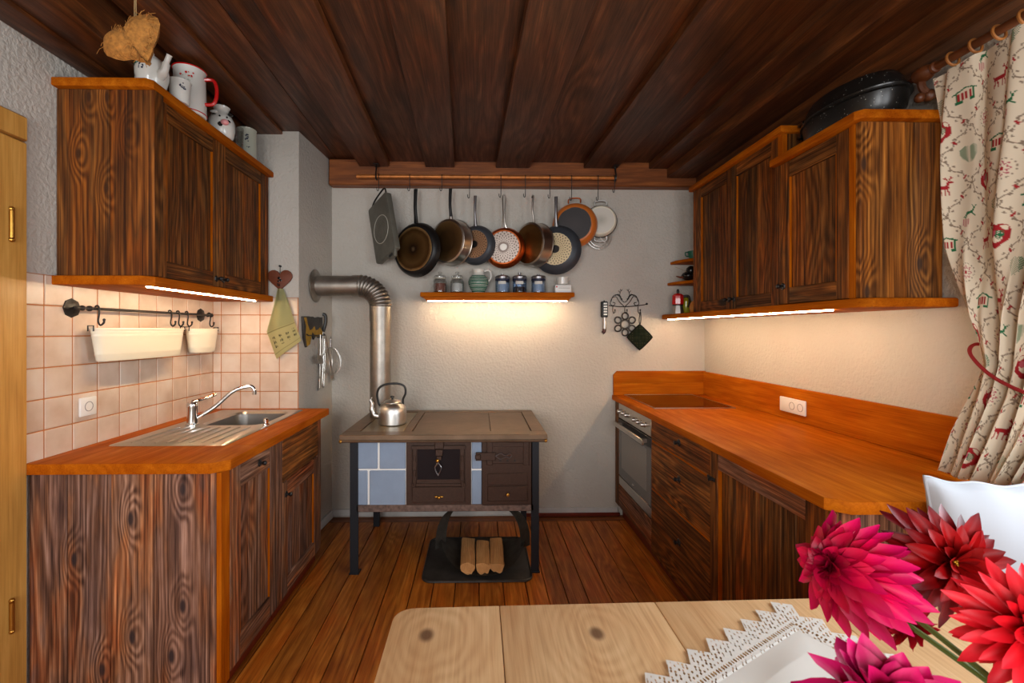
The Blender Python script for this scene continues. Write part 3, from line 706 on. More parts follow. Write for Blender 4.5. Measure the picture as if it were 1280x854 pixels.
# tall jug with red rim and handle
jg = pot('tall_jug', 'tall white enamel jug with red rim and red handle behind the sprigged mug', 'jug', (-1.405, 2.19, UT), [(.066, 0), (.071, .006), (.071, .012), (.070, .10), (.067, .19), (.068, .215), (.071, .222), (.063, .222), (.06, .01)], M['porc'])
obj('red_rim', MB().tube([(.0705*math.cos(2*PI*i/28), .0705*math.sin(2*PI*i/28), .221) for i in range(28)], .003, 6, closed=True), M['red'], jg, world=False)
obj('red_foot_band', MB().tube([(.0715*math.cos(2*PI*i/28), .0715*math.sin(2*PI*i/28), .012) for i in range(28)], .0025, 6, closed=True), M['red'], jg, world=False)
handle(jg, [(.066, .01, .185), (.105, .02, .185), (.118, .022, .13), (.105, .02, .075), (.068, .012, .065)], .0085, M['red'])
blotch(jg, 'painted_flowers', M['red'], .0695, .175, -1.35, (.04, .012, 7, .006), 5); blotch(jg, 'painted_sprig', M['porcg'], .0695, .155, -1.2, (.03, .018, 12, .004), 6)
mg = pot('mug', 'white mug with a dark sprig standing in front of the tall jug', 'mug', (-1.372, 2.07, UT), [(.034, 0), (.038, .004), (.042, .06), (.045, .098), (.047, .102), (.042, .102), (.038, .01)], M['porc'])
blotch(mg, 'painted_sprig', M['navy'], .044, .072, -.75, (.010, .018, 10, .005), 9)
# cow jug
cw = pot('cow_jug', 'white cow-patterned jug with black patches and pink muzzle', 'jug', (-1.395, 2.44, UT), [(.05, 0), (.058, .01), (.066, .05), (.064, .09), (.05, .12), (.036, .135), (.034, .15), (.042, .168), (.038, .168), (.03, .14)], M['porc'])
for a_, z_, r_, s_ in ((-1.75, .098, .056, .021), (-1.15, .055, .066, .017), (-.5, .075, .064, .02), (-2.4, .05, .066, .022)):
    blotch(cw, 'black_patch', M['blackg'], r_, z_, a_, (0, 0, 1, s_*1.3), int(z_*1000))
obj('muzzle', MB().ball((.044, -.048, .068), .022, 12, (1, .8, .75)), M['pink'], cw, world=False)
obj('ear', MB().ball((-.01, -.052, .125), .014, 10, (1.5, .6, .6)), M['porc'], cw, world=False); obj('ear', MB().ball((.056, -.015, .122), .014, 10, (1, 1, .6)), M['blackg'], cw, world=False)
obj('eye', MB().ball((.025, -.060, .098), .005, 8).ball((.052, -.040, .098), .005, 8), M['blackg'], cw, world=False)
handle(cw, [(-.04, .03, .13), (-.085, .05, .12), (-.085, .05, .06), (-.058, .035, .045)], .008, M['porc'])
gj = pot('glass_jar', 'small clear glass between the cow jug and the grey mug', 'glass', (-1.40, 2.60, UT), [(.034, 0), (.036, .004), (.038, .13), (.037, .13), (.033, .006), (0, .006)], M['glass'])
sn = pot('stoneware_mug', 'tall grey-green stoneware mug with a blue print, farthest on the left wall cabinet', 'mug', (-1.425, 2.76, UT), [(.052, 0), (.055, .004), (.055, .06), (.054, .185), (.056, .19), (.049, .19), (.047, .01)], M['porcg'])
blotch(sn, 'blue_print', M['navy'], .0545, .125, -.95, (.014, .02, 12, .006), 12); blotch(sn, 'blue_print', M['navy'], .0545, .07, -.95, (.012, .004, 5, .004), 13)
handle(sn, [(-.05, .02, .16), (-.09, .04, .15), (-.09, .04, .06), (-.052, .02, .045)], .008, M['porcg'])

# straw heart on a string from the ceiling
hy_ = 1.60; hc = at(168, 52, Y=hy_)
ht = thing('straw_heart', 'shaggy straw heart hanging on a string over the left wall cabinet', 'decoration', tuple(hc))
def heartpts(n, sc):
    P = []
    for i in range(n):
        a = 2*PI*i/n; P.append((16*math.sin(a)**3*sc, (13*math.cos(a)-5*math.cos(2*a)-2*math.cos(3*a)-math.cos(4*a))*sc))
    return P
hp = heartpts(44, .0062); m = MB(); L = []; q = random.Random(4)
for k, (f_, yy) in enumerate(((.0, -.034), (.45, -.033), (.78, -.024), (1.0, 0), (.78, .024), (.45, .033), (0, .034))):
    L.append([m.bm.verts.new((p_[0]*f_+q.uniform(-.003, .003), yy+q.uniform(-.004, .004), p_[1]*f_+q.uniform(-.003, .003))) for p_ in hp] if f_ else [m.bm.verts.new((0, yy, 0))])
for a_, b_ in zip(L, L[1:]):
    for i in range(44):
        j = (i+1) % 44
        if len(a_) == 1: m.bm.faces.new((a_[0], b_[i], b_[j]))
        elif len(b_) == 1: m.bm.faces.new((a_[j], a_[i], b_[0]))
        else: m.bm.faces.new((a_[i], b_[i], b_[j], a_[j]))
bmesh.ops.recalc_face_normals(m.bm, faces=m.bm.faces)
tilt = Matrix.Rotation(-.55, 4, 'Y') @ Matrix.Diagonal((1.12, 1, .95, 1))
m.xf(tilt); obj('heart', m, M['straw'], ht, world=False)
m = MB()
for k in range(150):
    i = q.randrange(44); f_ = q.uniform(.3, 1.0); p_ = Vector((hp[i][0]*f_, -.034*(1-f_*.7)-.003, hp[i][1]*f_)); d_ = Vector((q.uniform(-1, 1), q.uniform(-.15, .1), q.uniform(-1, 1))).normalized()*q.uniform(.015, .04)
    m.tube([p_-d_*.5, p_+Vector((0, -.004, 0)), p_+d_*.5+Vector((q.uniform(-.004, .004), 0, q.uniform(-.005, .005)))], .0009, 3)
m.xf(tilt); obj('loose_straw', m, M['straw'], ht, world=False, kind='stuff', smooth=False)
obj('string', MB().tube([(0, 0, .055), (.0, 0, .12), (.002, 0, 2.742-hc.z)], .0016, 5).tube([(.006, 0, .055), (.006, 0, .12), (.004, 0, 2.742-hc.z)], .0016, 5), M['string'], ht, world=False)

# ================================================================== HEART HOOK, TOWEL, UTENSIL BOARD ON THE CHIMNEY
c = at(350, 349, Y=YN-.012)
hk = thing('heart_hook', 'red-brown wooden heart hook on the chimney front', 'hook', tuple(c))
obj('heart', MB().prism([(p_[0], p_[1]) for p_ in heartpts(30, .0050)], 'Y', -.006, .006, .002), M['heartwood'], hk, world=False)
obj('nail', MB().tube([(0, .012, .085), (0, -.006, .085)], .007, 8).tube([(0, 0, .08), (0, 0, .04)], .002, 6), M['iron'], hk, world=False)
obj('painted_motif', MB().ball((-.004, -.0065, .006), .009, 8, (1, .1, 1)).ball((.006, -.0065, -.008), .008, 8, (1, .1, 1)).ball((-.008, -.0065, -.014), .007, 8, (1, .1, 1)), M['blackg'], hk, world=False)
obj('peg', MB().tube([(0, -.005, -.04), (0, -.03, -.045), (0, -.034, -.03)], .004, 8), M['iron'], hk, world=False)
TL = [(346, 362, 331+13, 362), (343, 375), (338, 400), (333, 425), (331, 432)]
def towel_col(u, v):
    c_ = S(178, 176, 128)
    if v > .60:
        c_ = S(196, 190, 138)
        if .615 < v < .63 or .93 < v < .94: c_ = S(150, 146, 100)
        vv = (v-.70)/.17
        if 0 < vv < 1:
            for k in range(4):
                q_ = (u-(.12+.24*k))/.10
                if 0 < q_ < 1:
                    h_ = math.sin(q_*23+k*3)+math.sin(vv*15+k*5)+math.sin((q_+vv)*17)
                    if h_ > .35: c_ = S(34, 34, 26)
    return c_
def towel(u, v):
    lx = [345, 340, 333.5, 331, 347][0]
    # left and right outline of the hanging cloth in wall pixels
    def lerp(T, v_):
        for (a_, xa_, ya_), (b_, xb_, yb_) in zip(T, T[1:]):
            if v_ <= b_: k_ = (v_-a_)/(b_-a_); return xa_+(xb_-xa_)*k_, ya_+(yb_-ya_)*k_
        return T[-1][1:]
    l_ = lerp([(0, 347, 361), (.25, 342, 382), (.6, 333, 415), (1, 345.5, 449)], v); r_ = lerp([(0, 354, 361), (.25, 362, 382), (.6, 368, 402), (1, 377, 426)], v)
    fx_ = .5*math.sin(u*9+v*2)*(1-v*.4)
    P_ = at(l_[0]+(r_[0]-l_[0])*u, l_[1]+(r_[1]-l_[1])*u, Y=YN-.028)
    P_.y += .010*fx_-.012*math.sin(PI*u); return P_
tag(obj('tea_towel', MB().grid(towel, 70, 110, towel_col, thick=.002), M['cloth'], loc=tuple(at(350, 449, Y=YN-.02)), ang=80), 'pale yellow-green tea towel with dark printed figures hanging from the heart hook', 'towel')
# utensil board on the side of the chimney: local x along the wall, y out of the wall, z up
b0 = at(380, 400, Y=3.02); ang_ = math.atan2(YB-YN, C1-C0)
ub = thing('utensil_board', 'worn yellow and black painted utensil board on the chimney side', 'utensil rack', (C0+(C1-C0)*.36, YN+(YB-YN)*.36, 1.46), (0, 0, ang_))
# in this frame +x runs towards the rear wall and -y points into the room
q = random.Random(5)
top = [(-.165+.03*i, .082+q.uniform(-.005, .005)) for i in range(11)]; bot = [(.14-.028*i, -.055+q.uniform(-.02, .02)) for i in range(6)]+[(-.03, -.02), (-.06, -.10), (-.115, -.125), (-.15, -.06)]
obj('board', MB().prism(top+bot, 'Y', -.016, -.002, .002), M['matb'], ub, world=False)
pt = [(-.155, .075), (-.12, .078), (-.10, .03), (-.07, -.01), (-.03, .0), (.0, .02), (.02, -.01), (.06, -.005), (.09, .012), (.13, -.02), (.135, -.048), (.02, -.055), (-.03, -.018), (-.065, -.105), (-.11, -.118), (-.13, -.05), (-.12, .02)]
obj('yellow_paint', MB().prism(pt, 'Y', -.0175, -.0158), flat('flaking_yellow_paint', S(178, 136, 44), .7, noise_amt=.4, nscale=30), ub, world=False)
obj('end_bracket', MB().tube(smooth_path([(.17, -.002, .11), (.175, -.02, .10), (.178, -.022, .05), (.17, -.006, -.02)], 4), .012, 8), M['iron'], ub, world=False)
obj('hook_bar', MB().tube([(-.12, -.03, -.045), (.15, -.03, -.045)], .004, 6).tube([(-.12, -.03, -.045), (-.12, -.01, -.03)], .004, 6).tube([(.15, -.03, -.045), (.15, -.01, -.03)], .004, 6), M['iron'], ub, world=False)
def on_board(name, label, x, y, cat='utensil', out=.066):
    Mx = ub.matrix_basis.copy(); Mx = Matrix.Translation(ub.location) @ Matrix.Rotation(ang_, 4, 'Z')
    P_ = Mx @ Vector((x+.055, -out, y-.01))
    return thing(name, label, cat, tuple(P_), (0, 0, ang_), group='utensils on the chimney')
wk = on_board('whisk', 'large balloon whisk with wire loops, biggest utensil on the chimney', .03, -.06, out=.098)
for k in range(6):
    a_ = PI*k/6; pts = []
    for i in range(19):
        t_ = i/18; b_ = -PI/2+PI*2*t_*.5+0
        w_ = .062*math.sin(PI*t_)**.7; s_ = 1 if t_ < .5 else -1
        pts.append((0, 0, 0))
    pts = []
    for i in range(25):
        ph = 2*PI*i/24; rr_ = .082*math.sin(ph); zz = -.16+.10*math.cos(ph)
        rr_ *= (.55+.45*(1-math.cos(ph))/2)**.5
        pts.append((rr_*math.cos(a_), rr_*math.sin(a_), zz))
    obj('wire_loop', MB().tube(pts, .0021, 5, closed=True), M['alu'], wk, world=False)
obj('handle', MB().tube([(0, 0, .0), (0, 0, -.065)], .007, 8).tube([(0, 0, .012), (.008, 0, .004), (0, 0, -.002)], .003, 6), M['handsteel'], wk, world=False)
ld = on_board('ladle', 'steel ladle with a round bowl at the left of the whisk', -.07, -.04)
obj('handle', MB().tube([(0, 0, .01), (0, 0, -.13)], [.004, .005], 6), M['steel'], ld, world=False)
obj('bowl', MB().lathe([(0, -.03), (.02, -.026), (.033, -.012), (.036, 0), (.033, 0), (.0, -.024)], 16, Matrix.Translation((0, 0, -.16)) @ Matrix.Rotation(1.1, 4, 'X'), cap=False), M['steel'], ld, world=False)
sm = on_board('skimmer', 'flat round slotted skimmer behind the whisk', .085, -.025, out=.014)
obj('handle', MB().tube([(0, 0, .01), (0, 0, -.16)], .004, 6), M['steel'], sm, world=False)
obj('disc', MB().lathe([(0, -.002), (.05, 0), (.052, .003), (0, .002)], 20, Matrix.Translation((0, 0, -.205)) @ Matrix.Rotation(PI/2, 4, 'X')), M['alu'], sm, world=False)
for nm, lb, x_, y_, sw, L_ in (('slotted_spatula', 'slotted spatula hanging straight below the whisk', .045, -.075, .0, .32), ('small_spatula', 'steel spatula swung to the right of the whisk', .11, -.05, .13, .30)):
    s_ = on_board(nm, lb, x_, y_, out=.03 if sw else .012)
    obj('handle', MB().tube([(0, 0, .01), (sw*.35, 0, -L_*.4), (sw*.8, 0, -L_*.8)], [.004, .0045, .005], 6), M['steel'], s_, world=False)
    obj('blade', MB().prism([(sw*.8-.010, -L_*.78), (sw*.8+.010, -L_*.78), (sw+.026, -L_-.03), (sw-.020, -L_-.036)], 'Y', -.0015, .0015).tube([(sw*.88-.004, -.003, -L_*.86), (sw*.95-.006, -.003, -L_-.02)], .0022, 4).tube([(sw*.88+.006, -.003, -L_*.86), (sw*.95+.008, -.003, -L_-.02)], .0022, 4), M['steel'], s_, world=False)
tg = on_board('wire_tongs', 'thin bent wire tongs hanging at lower left of the whisk', -.005, -.07)
obj('wire', MB().tube(smooth_path([(0, 0, .01), (-.012, 0, -.12), (-.035, 0, -.30), (-.022, 0, -.335), (-.008, 0, -.30), (.010, 0, -.12), (.004, 0, .01)], 4), .0032, 6), M['steel'], tg, world=False)
# ================================================================== STOVE
SF, SBK, STZ = 2.67, 3.40, .84
def fp(px, py, dy=0): p_ = at(px, py, Y=SF); return (p_.x, SF-dy, p_.z)
def fbox(m, x0, y0, x1, y1, d0, d1, bev=.002):
    a_, b_ = fp(x0, y0), fp(x1, y1); return m.box((a_[0], SF-d1, a_[2]), (b_[0], SF-d0, b_[2]), bev)
BX0, BX1 = fp(443, 600)[0], fp(669, 600)[0]
st = thing('wood_stove', 'old wood-fired kitchen stove with blue-grey tiles and iron doors', 'stove', ((BX0+BX1)/2, 3.03, 0))
tx0, tx1, ty0, ty1 = -.812, .402, 2.60, 3.405
obj('body', MB().box((BX0+.01, SF+.004, .40), (BX1-.01, SBK-.02, .80)), M['castiron'], st)
# top: frame, two plates
hx0, hx1, hy0, hy1 = -.72, .32, 2.70, 3.33
m = MB()
for a_, b_ in (((tx0, ty0), (tx1, hy0)), ((tx0, hy1), (tx1, ty1)), ((tx0, hy0), (hx0, hy1)), ((hx1, hy0), (tx1, hy1)), ((-.455, hy0), (-.405, hy1))):
    m.box((a_[0], a_[1], .806), (b_[0], b_[1], STZ), .002)
obj('top_frame', m, M['stoveplate'], st)
obj('warming_plate', MB().box((hx0+.004, hy0+.004, .806), (-.459, hy1-.004, STZ-.003), .002), flat('bright_steel_plate', S(150, 136, 112), .35, .8, noise_amt=.2, nscale=10), st)
obj('hot_plate', MB().box((-.401, hy0+.004, .806), (.07, hy1-.004, STZ-.003), .002), M['stoveplate'], st)
obj('hot_plate', MB().box((.0725, hy0+.004, .806), (hx1-.004, hy1-.004, STZ-.003), .002), M['stoveplate'], st)
m = MB().tube([(tx0+.02, 2.592, .806), (tx1-.02, 2.592, .806)], .007, 8)
for x_ in (-.6, .02, .30): m.tube([(x_, 2.592, .806), (x_, 2.64, .806)], .005, 6)
rr_ = obj('towel_rod', m, M['stoveplate'], st)
obj('rod_end', MB().ball((tx0+.012, 2.592, .806), .011, 10).ball((tx1-.012, 2.592, .806), .011, 10), M['brass'], rr_)
# front tiles
for q_ in ((446.6, 549.5, 472.3, 585.7), (474.9, 549.5, 507.2, 585.7), (447, 587.9, 459.8, 631), (462.3, 587.9, 507, 631), (589.6, 547, 602, 585.7), (589.6, 587.9, 602, 630)):
    obj('tile', fbox(MB(), *q_, 0, .010, .004), M['bluetile'], st)
obj('grout', fbox(MB(), 446, 549, 602, 631.5, -.002, .004, 0), M['white'], st)
obj('bottom_rail', fbox(MB(), 446, 630.8, 667, 638, -.01, .012, .003), M['rust'], st)
obj('front_rail', fbox(MB(), 443, 544.5, 669, 549.2, -.01, .010, .002), M['castiron'], st)
for x0, x1, yb in ((438, 448.5, SF), (663.5, 673.5, SF)):
    xa, xb = at(x0, 600, Y=SF).x, at(x1, 600, Y=SF).x
    obj('leg', MB().box((xa, SF-.012, .0), (xb, SF-.004, .803), .001).box((xa if x0 < 500 else xb-.008, SF-.004, 0), (xa+.008 if x0 < 500 else xb, SF+.04, .803), .001).box((xa-.004, SF-.016, 0), (xb+.004, SF+.04, .008)), M['legsteel'], st)
for x0, x1 in ((467, 474.5), (651, 658)):
    xa, xb = at(x0, 650, Y=3.31).x, at(x1, 650, Y=3.31).x
    obj('leg', MB().box((xa, 3.30, 0), (xb, 3.335, .803), .001), M['legsteel'], st)
# oven door
od = obj('oven_door', fbox(fbox(MB(), 508, 547.5, 589, 630.5, 0, .012, .002), 515.6, 556, 581.3, 606.2, .012, .020, .003), M['castiron'], st)
obj('door_panel', fbox(MB(), 522, 561, 575, 598, .0185, .0212, .001), flat('dark_door_sheet', S(26, 20, 24), .3, .5), od)
m = MB()
for x_ in (519, 578):
    fbox(m, x_-2.3, 557, x_+2.3, 606, .02, .027, .002)
    for y_ in (572, 590, 603): fbox(m, x_-1.4, y_-4, x_+1.4, y_+4, .027, .033, .002)
fbox(m, 515, 603, 582, 606.5, .02, .026, .002); fbox(m, 515, 556, 582, 560.5, .02, .026, .002)
obj('hinge_strap', m, M['castiron'], od)
obj('latch', fbox(fbox(fbox(MB(), 544, 549, 555, 560, .02, .032, .003), 545, 560, 554, 568, .024, .040, .003), 546.5, 568, 552.5, 573, .03, .045, .002), M['castiron'], od)
p_ = Vector(fp(547.8, 573)); obj('latch_knob', MB().ball((p_.x, SF-.052, p_.z), .012, 10), M['brass'], od)
a_, b_ = Vector(fp(548.5, 576)), Vector(fp(548.5, 590.5)); m = MB()
for s_ in (-1, 1): m.tube(smooth_path([(a_.x, SF-.045, a_.z), (a_.x+s_*.018, SF-.05, a_.z-.025), (a_.x+s_*.010, SF-.05, b_.z+.015), (b_.x, SF-.048, b_.z)], 4), .0035, 6)
m.ball((b_.x, SF-.048, b_.z), .007, 8); obj('spring_grip', m, M['handsteel'], od)
ad_ = obj('ash_drawer', fbox(MB(), 515.6, 607.5, 581.3, 626.5, .012, .020, .003), M['castiron'], st)
p_ = Vector(fp(549, 620)); obj('brass_knob', MB().ball((p_.x, SF-.028, p_.z), .010, 10, (1, 1, 1)).ball((p_.x-.016, SF-.025, p_.z+.003), .010, 10, (1.2, .5, .6)).ball((p_.x+.016, SF-.025, p_.z+.003), .010, 10, (1.2, .5, .6)), M['brass'], ad_)
# fire door
fd = obj('fire_door', fbox(fbox(MB(), 602.3, 547, 665.5, 630.8, 0, .012, .002), 608.6, 551.6, 661, 578.5, .012, .022, .003), M['castiron'], st)
m = MB()
for x_ in (612, 657): fbox(m, x_-3.5, 550.5, x_+3.5, 580, .02, .028, .002)
fbox(m, 608.6, 551.5, 661, 557, .02, .026, .002)
obj('hinge_strap', m, M['castiron'], fd)
obj('latch', fbox(fbox(MB(), 594.6, 564, 619, 574, .022, .036, .003), 594, 566, 601, 572, .034, .046, .004), M['castiron'], fd)
a_, b_ = Vector(fp(619, 568)), Vector(fp(639, 567.5)); m = MB()
for s_ in (-1, 1): m.tube(smooth_path([(a_.x, SF-.04, a_.z), (a_.x+.03, SF-.045, a_.z+s_*.017), (a_.x+.06, SF-.045, a_.z+s_*.005), (b_.x-.012, SF-.045, b_.z+s_*.012), (b_.x, SF-.042, b_.z)], 4), .0035, 6)
obj('spring_grip', m, M['handsteel'], fd)
m = MB()
for x_ in (625, 634, 643): p_ = Vector(fp(x_, 574.6)); m.lathe([(.0065, 0), (.0065, .004), (0, .004)], 10, Matrix.Translation((p_.x, SF-.0205, p_.z)) @ Matrix.Rotation(PI/2, 4, 'X'))
obj('air_hole', m, M['blackp'], fd)
obj('ash_door', fbox(MB(), 609.5, 591, 659, 605.5, .012, .018, .003), M['castiron'], st)
a2_ = obj('ash_drawer', fbox(MB(), 609.5, 607, 659, 625, .012, .019, .003), M['castiron'], st)
p_ = Vector(fp(634.3, 615.7)); obj('brass_knob', MB().lathe([(.006, 0), (.005, .014), (.011, .02), (.009, .03), (0, .033)], 10, Matrix.Translation((p_.x, SF-.018, p_.z)) @ Matrix.Rotation(PI/2, 4, 'X')), M['brass'], a2_)
# stove pipe into the chimney
PZ, PY, PX = at(420, 357.5, Y=3.19).z, 3.19, at(475.5, 420, Y=3.19).x
R_ = .073; xc_ = C0+(C1-C0)*(PY-YN)/(YB-YN)
pp = thing('stove_pipe', 'grey metal stove pipe with ribbed elbow rising from the stove into the chimney', 'stove pipe', (PX, PY, STZ))
er = .15
obj('horizontal_pipe', MB().tube([(xc_+.001, PY, PZ), (PX-er+.003, PY, PZ)], R_, 28), M['pipe'], pp)
obj('collar', MB().tube([(PX-er-.045, PY, PZ), (PX-er+.003, PY, PZ)], R_+.004, 28), M['pipe'], pp)
obj('vertical_pipe', MB().tube([(PX, PY, STZ+.001), (PX, PY, PZ-er-.08)], R_, 28), M['pipe'], pp)
obj('collar', MB().tube([(PX, PY, PZ-er-.10), (PX, PY, PZ-er+.002)], R_+.004, 28), M['pipe'], pp)
pts, rad = [], []
N_ = 44
for i in range(N_+1):
    a_ = PI/2*i/N_
    pts.append((PX-er+er*math.sin(a_), PY, PZ-er+er*math.cos(a_))); rad.append(R_+.002+(.006 if i % 4 == 2 else .003 if i % 2 == 1 else -.002))
obj('elbow', MB().tube(pts, rad, 28), M['pipe'], pp, ang=60)
mk = Matrix.Translation((xc_+.0008, PY, PZ)) @ Matrix.Rotation(PI/2, 4, 'Y')
obj('wall_rosette', MB().lathe([(.118, 0), (.118, .004), (.105, .012), (.08, .016), (.074, .02)], 32, mk), M['pipe'], pp)
# kettle
kx, ky, kz = at(490.5, 529, Z=STZ).x, at(490.5, 529, Z=STZ).y, STZ-.0025
kt = thing('kettle', 'dull aluminium kettle with black arched handle on the stove', 'kettle', (kx, ky, kz))
obj('body', MB().lathe([(.086, 0), (.092, .006), (.092, .075), (.088, .105), (.074, .128), (.056, .138), (.054, .140)], 32), M['alu'], kt, world=False)
obj('lid', MB().lathe([(.055, .139), (.057, .142), (.045, .152), (.02, .158), (0, .159)], 28), M['alu'], kt, world=False)
obj('lid_knob', MB().lathe([(.006, .158), (.006, .166), (.014, .172), (.013, .180), (0, .184)], 12), M['blackp'], kt, world=False)
obj('handle', MB().tube(smooth_path([(-.078, 0, .115), (-.090, 0, .135), (-.100, 0, .19), (-.085, 0, .235), (-.04, 0, .258), (.03, 0, .262), (.078, 0, .245), (.086, 0, .20), (.070, 0, .16), (.070, 0, .125)], 5), .0075, 8), M['blackp'], kt, world=False)
obj('spout', MB().tube(smooth_path([(-.082, -.01, .05), (-.115, -.015, .062), (-.130, -.018, .10), (-.128, -.018, .135), (-.142, -.02, .158)], 5), [.022]*6+[.018]*5+[.014]*5+[.011]*5, 12), M['alu'], kt, world=False)
obj('spout_flap', MB().ball((-.138, -.02, .162), .008, 8).tube([(-.138, -.02, .162), (-.128, -.02, .176)], .003, 5), M['alu'], kt, world=False)
# hearth plate, log carrier, logs
hp0 = thing('hearth_plate', 'black sheet-metal plate with rounded corners on the floorboards under the stove', 'plate', (-.01, 2.83, .001))
obj('sheet', MB().prism(rrect(-.335, .315, 2.555, 3.10, .06, 5), 'Z', .001, .009, .003), M['matb'], hp0)
obj('rim', MB().tube([(p_[0], p_[1], .010) for p_ in rrect(-.330, .310, 2.56, 3.095, .058, 5)], .005, 6, closed=True), M['matb'], hp0)
bx, by = at(604, 700, Z=.05).x, 2.79
bk = thing('log_carrier', 'dark bent sheet-metal log carrier with strap handle under the stove', 'log carrier', (bx, by, .016))
def dish(u, v):
    a_ = 2*PI*u; rr2 = v; x_ = .262*rr2*math.cos(a_); y_ = .215*rr2*math.sin(a_)
    return (x_, y_, .003+.11*max(0, abs(x_)/.262)**3.2+.012*rr2**4)
obj('dish', MB().grid(dish, 48, 10, thick=.002), M['carrier'], bk, world=False)
def strap(u, v):
    a_ = PI*u; x_ = -.272*math.cos(a_)**1 if True else 0
    x_ = -.265*math.copysign(abs(math.cos(a_))**.55, math.cos(a_)); z_ = .075+.265*math.sin(a_)**.75
    w_ = .016+.024*abs(math.cos(a_)); k_ = min(1, 1.6*abs(math.cos(a_))); t_ = (v-.5)*2*w_
    return (x_+t_*.8*k_, t_*(1-.4*k_)+.02*math.sin(2*a_), z_)
obj('handle_strap', MB().grid(strap, 40, 4, thick=.003), M['carrier'], bk, world=False)
ll = [('split firewood log at the left of the three in the carrier', 574.5, 593, .33, .02), ('short split firewood log between the two longer ones', 595, 613, .29, 0), ('split firewood log with pale flaked bark at the right in the carrier', 614, 631, .33, -.02)]
for i, (lb, xa, xb, L_, rz) in enumerate(ll):
    a_, b_ = at(xa, 716, Z=.05), at(xb, 716, Z=.05); w_ = b_.x-a_.x
    q = random.Random(i+20); n_ = 12; sec = []
    for k in range(n_+1): an = PI*k/n_; sec.append((w_*.5*math.cos(an)*(1+q.uniform(-.05, .05)), -.052*math.sin(an)**.8*(1 if i < 2 else .85)+q.uniform(-.002, .002)))
    sec += [(-w_*.5*.8, .008), (0, .013), (w_*.5*.85, .006)]
    m = MB(); L = []
    for j in range(6):
        L.append([m.bm.verts.new((s_[0]*(1+q.uniform(-.04, .04)), -L_/2+L_*j/5+(q.uniform(-.012, .012) if j in (0, 5) else 0), s_[1]+q.uniform(-.002, .002))) for s_ in sec])
    for A_, B_ in zip(L, L[1:]):
        for k in range(len(sec)): m.bm.faces.new((A_[k], A_[(k+1) % len(sec)], B_[(k+1) % len(sec)], B_[k]))
    m.bm.faces.new(L[0]); m.bm.faces.new(L[-1][::-1]); bmesh.ops.recalc_face_normals(m.bm, faces=m.bm.faces)
    o = obj('firewood_log', m, M['log'], ang=30); o.location = ((a_.x+b_.x)/2, 2.60+L_/2, .078); o.rotation_euler = (0, 0, rz)
    tag(o, lb, 'log', 'firewood in the carrier')

